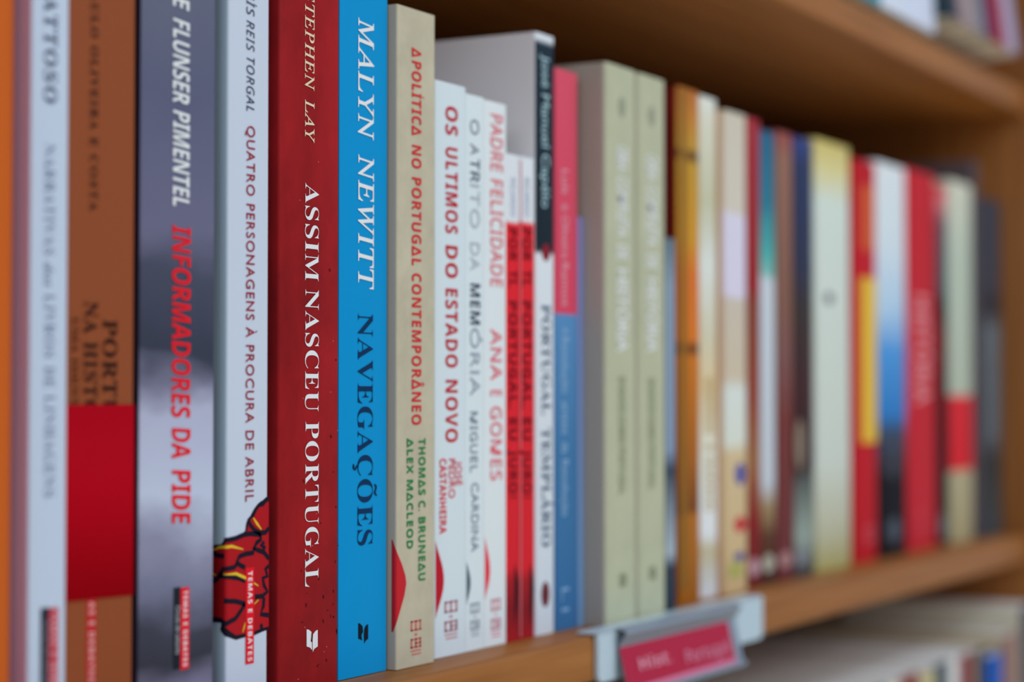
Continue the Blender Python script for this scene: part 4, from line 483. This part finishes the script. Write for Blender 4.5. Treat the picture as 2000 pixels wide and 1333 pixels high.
# ---------------------------------------------------------------- shelf label holder clipped over the shelf edge
K = CARD
hold = thing('label_holder', 'pale blue grey plastic label holder clipped over the front edge of the middle shelf', 'label holder', (K['x0'], 0, 0))
hx = K['x0']; W = K['x1'] - hx
PL = bpy.data.materials.new('frosted_plastic'); PL.use_nodes = True
pb = PL.node_tree.nodes['Principled BSDF']; pb.inputs['Base Color'].default_value = C((168, 190, 208)); pb.inputs['Roughness'].default_value = .28
pn = PL.node_tree.nodes.new('ShaderNodeTexNoise'); pn.inputs['Scale'].default_value = 25
pr = PL.node_tree.nodes.new('ShaderNodeMapRange'); pr.inputs[3].default_value = .22; pr.inputs[4].default_value = .36
PL.node_tree.links.new(pn.outputs[0], pr.inputs[0]); PL.node_tree.links.new(pr.outputs[0], pb.inputs['Roughness'])
def rounded_plate(bm, x0, x1, z0, z1, y0, y1, r, corners):
    pts = []
    for (cx, cz, a0, on) in ((x0 + r, z0 + r, 180, corners[0]), (x1 - r, z0 + r, 270, corners[1]), (x1 - r, z1 - r, 0, corners[2]), (x0 + r, z1 - r, 90, corners[3])):
        if on: pts += [(cx + r * math.cos(math.radians(a0 + i * 15)), cz + r * math.sin(math.radians(a0 + i * 15))) for i in range(7)]
        else:
            a = math.radians(a0 + 45); pts.append((cx + r * math.sqrt(2) * math.cos(a), cz + r * math.sqrt(2) * math.sin(a)))
    va = [bm.verts.new((x, y0, z)) for x, z in pts]; vb = [bm.verts.new((x, y1, z)) for x, z in pts]
    bm.faces.new(va); bm.faces.new(vb[::-1]); n = len(pts)
    for i in range(n): bm.faces.new((va[i], vb[i], vb[(i + 1) % n], va[(i + 1) % n]))
    bmesh.ops.recalc_face_normals(bm, faces=bm.faces[:])
bm = bmesh.new(); rounded_plate(bm, 0, W, K['zb'], .0012, -.0022, -.0004, .004, (1, 1, 0, 0)); obj('front_plate', bm, PL, hold)
bm = bmesh.new(); box(bm, 0, W, -.0022, .0076, .0004, .0015, .0004, 2); obj('top_lip', bm, PL, hold)
cx0, cx1 = K['cx0'] - hx, K['cx1'] - hx
bm = bmesh.new()
vs = []
ty, by_ = K['cty'], K['cby']
prof = [(-.0022, .0013), (-.0064, .0006), (-.0066, -.0004), (ty + .0006, K['czt'] + .0006), (ty + .0006, K['czt']), (by_ + .0006, K['czb'] - .0012), (by_ - .0012, K['czb'] - .0012),
        (by_ - .0012, K['czb'] + .0010)]
ra = [bm.verts.new((cx0, y, z)) for y, z in prof]; rb = [bm.verts.new((cx1 + .009, y, z)) for y, z in prof]
for i in range(len(prof) - 1): bm.faces.new((ra[i], ra[i + 1], rb[i + 1], rb[i]))
bmesh.ops.recalc_face_normals(bm, faces=bm.faces[:])
sl = obj('card_sleeve', bm, paint((118, 132, 152), .3), hold); s = sl.modifiers.new('thick', 'SOLIDIFY'); s.thickness = .0005
card = thing('shelf_label_card', 'magenta section card with pale lettering, slotted in the plastic holder on the shelf edge', 'label', (K['cx0'], ty, K['czt']))
card.rotation_euler = (math.atan2(by_ - ty, -(K['czt'] - K['czb'])) - math.pi if False else -math.atan2(ty - by_, K['czt'] - K['czb']), 0, 0)
CH = math.hypot(ty - by_, K['czt'] - K['czb'])
bm = bmesh.new(); box(bm, 0, cx1 - cx0, 0, .0004, -CH, 0)
obj('card', bm, paint((158, 36, 64), .5), card)
bm = bmesh.new(); box(bm, 0, cx1 - cx0, -.0003, .0, -CH, -CH + .0030)
obj('pale_border', bm, paint((190, 112, 146), .5), card)
for (txt, st, a0, a1, zb, zc, col) in K['texts']:
    vs, fs = layout(txt, st, 0.04)
    m0 = min(v[0] for v in vs); m1 = max(v[0] for v in vs); bm = bmesh.new()
    bv = [bm.verts.new((a0 - K['cx0'] + (a - m0) / (m1 - m0) * (a1 - a0), -.0004, zb - K['czt'] + h * (zc - zb))) for a, h in vs]
    for f in fs: bm.faces.new([bv[i] for i in f])
    orient(bm); obj('card_lettering', bm, paint(col, .5), card)
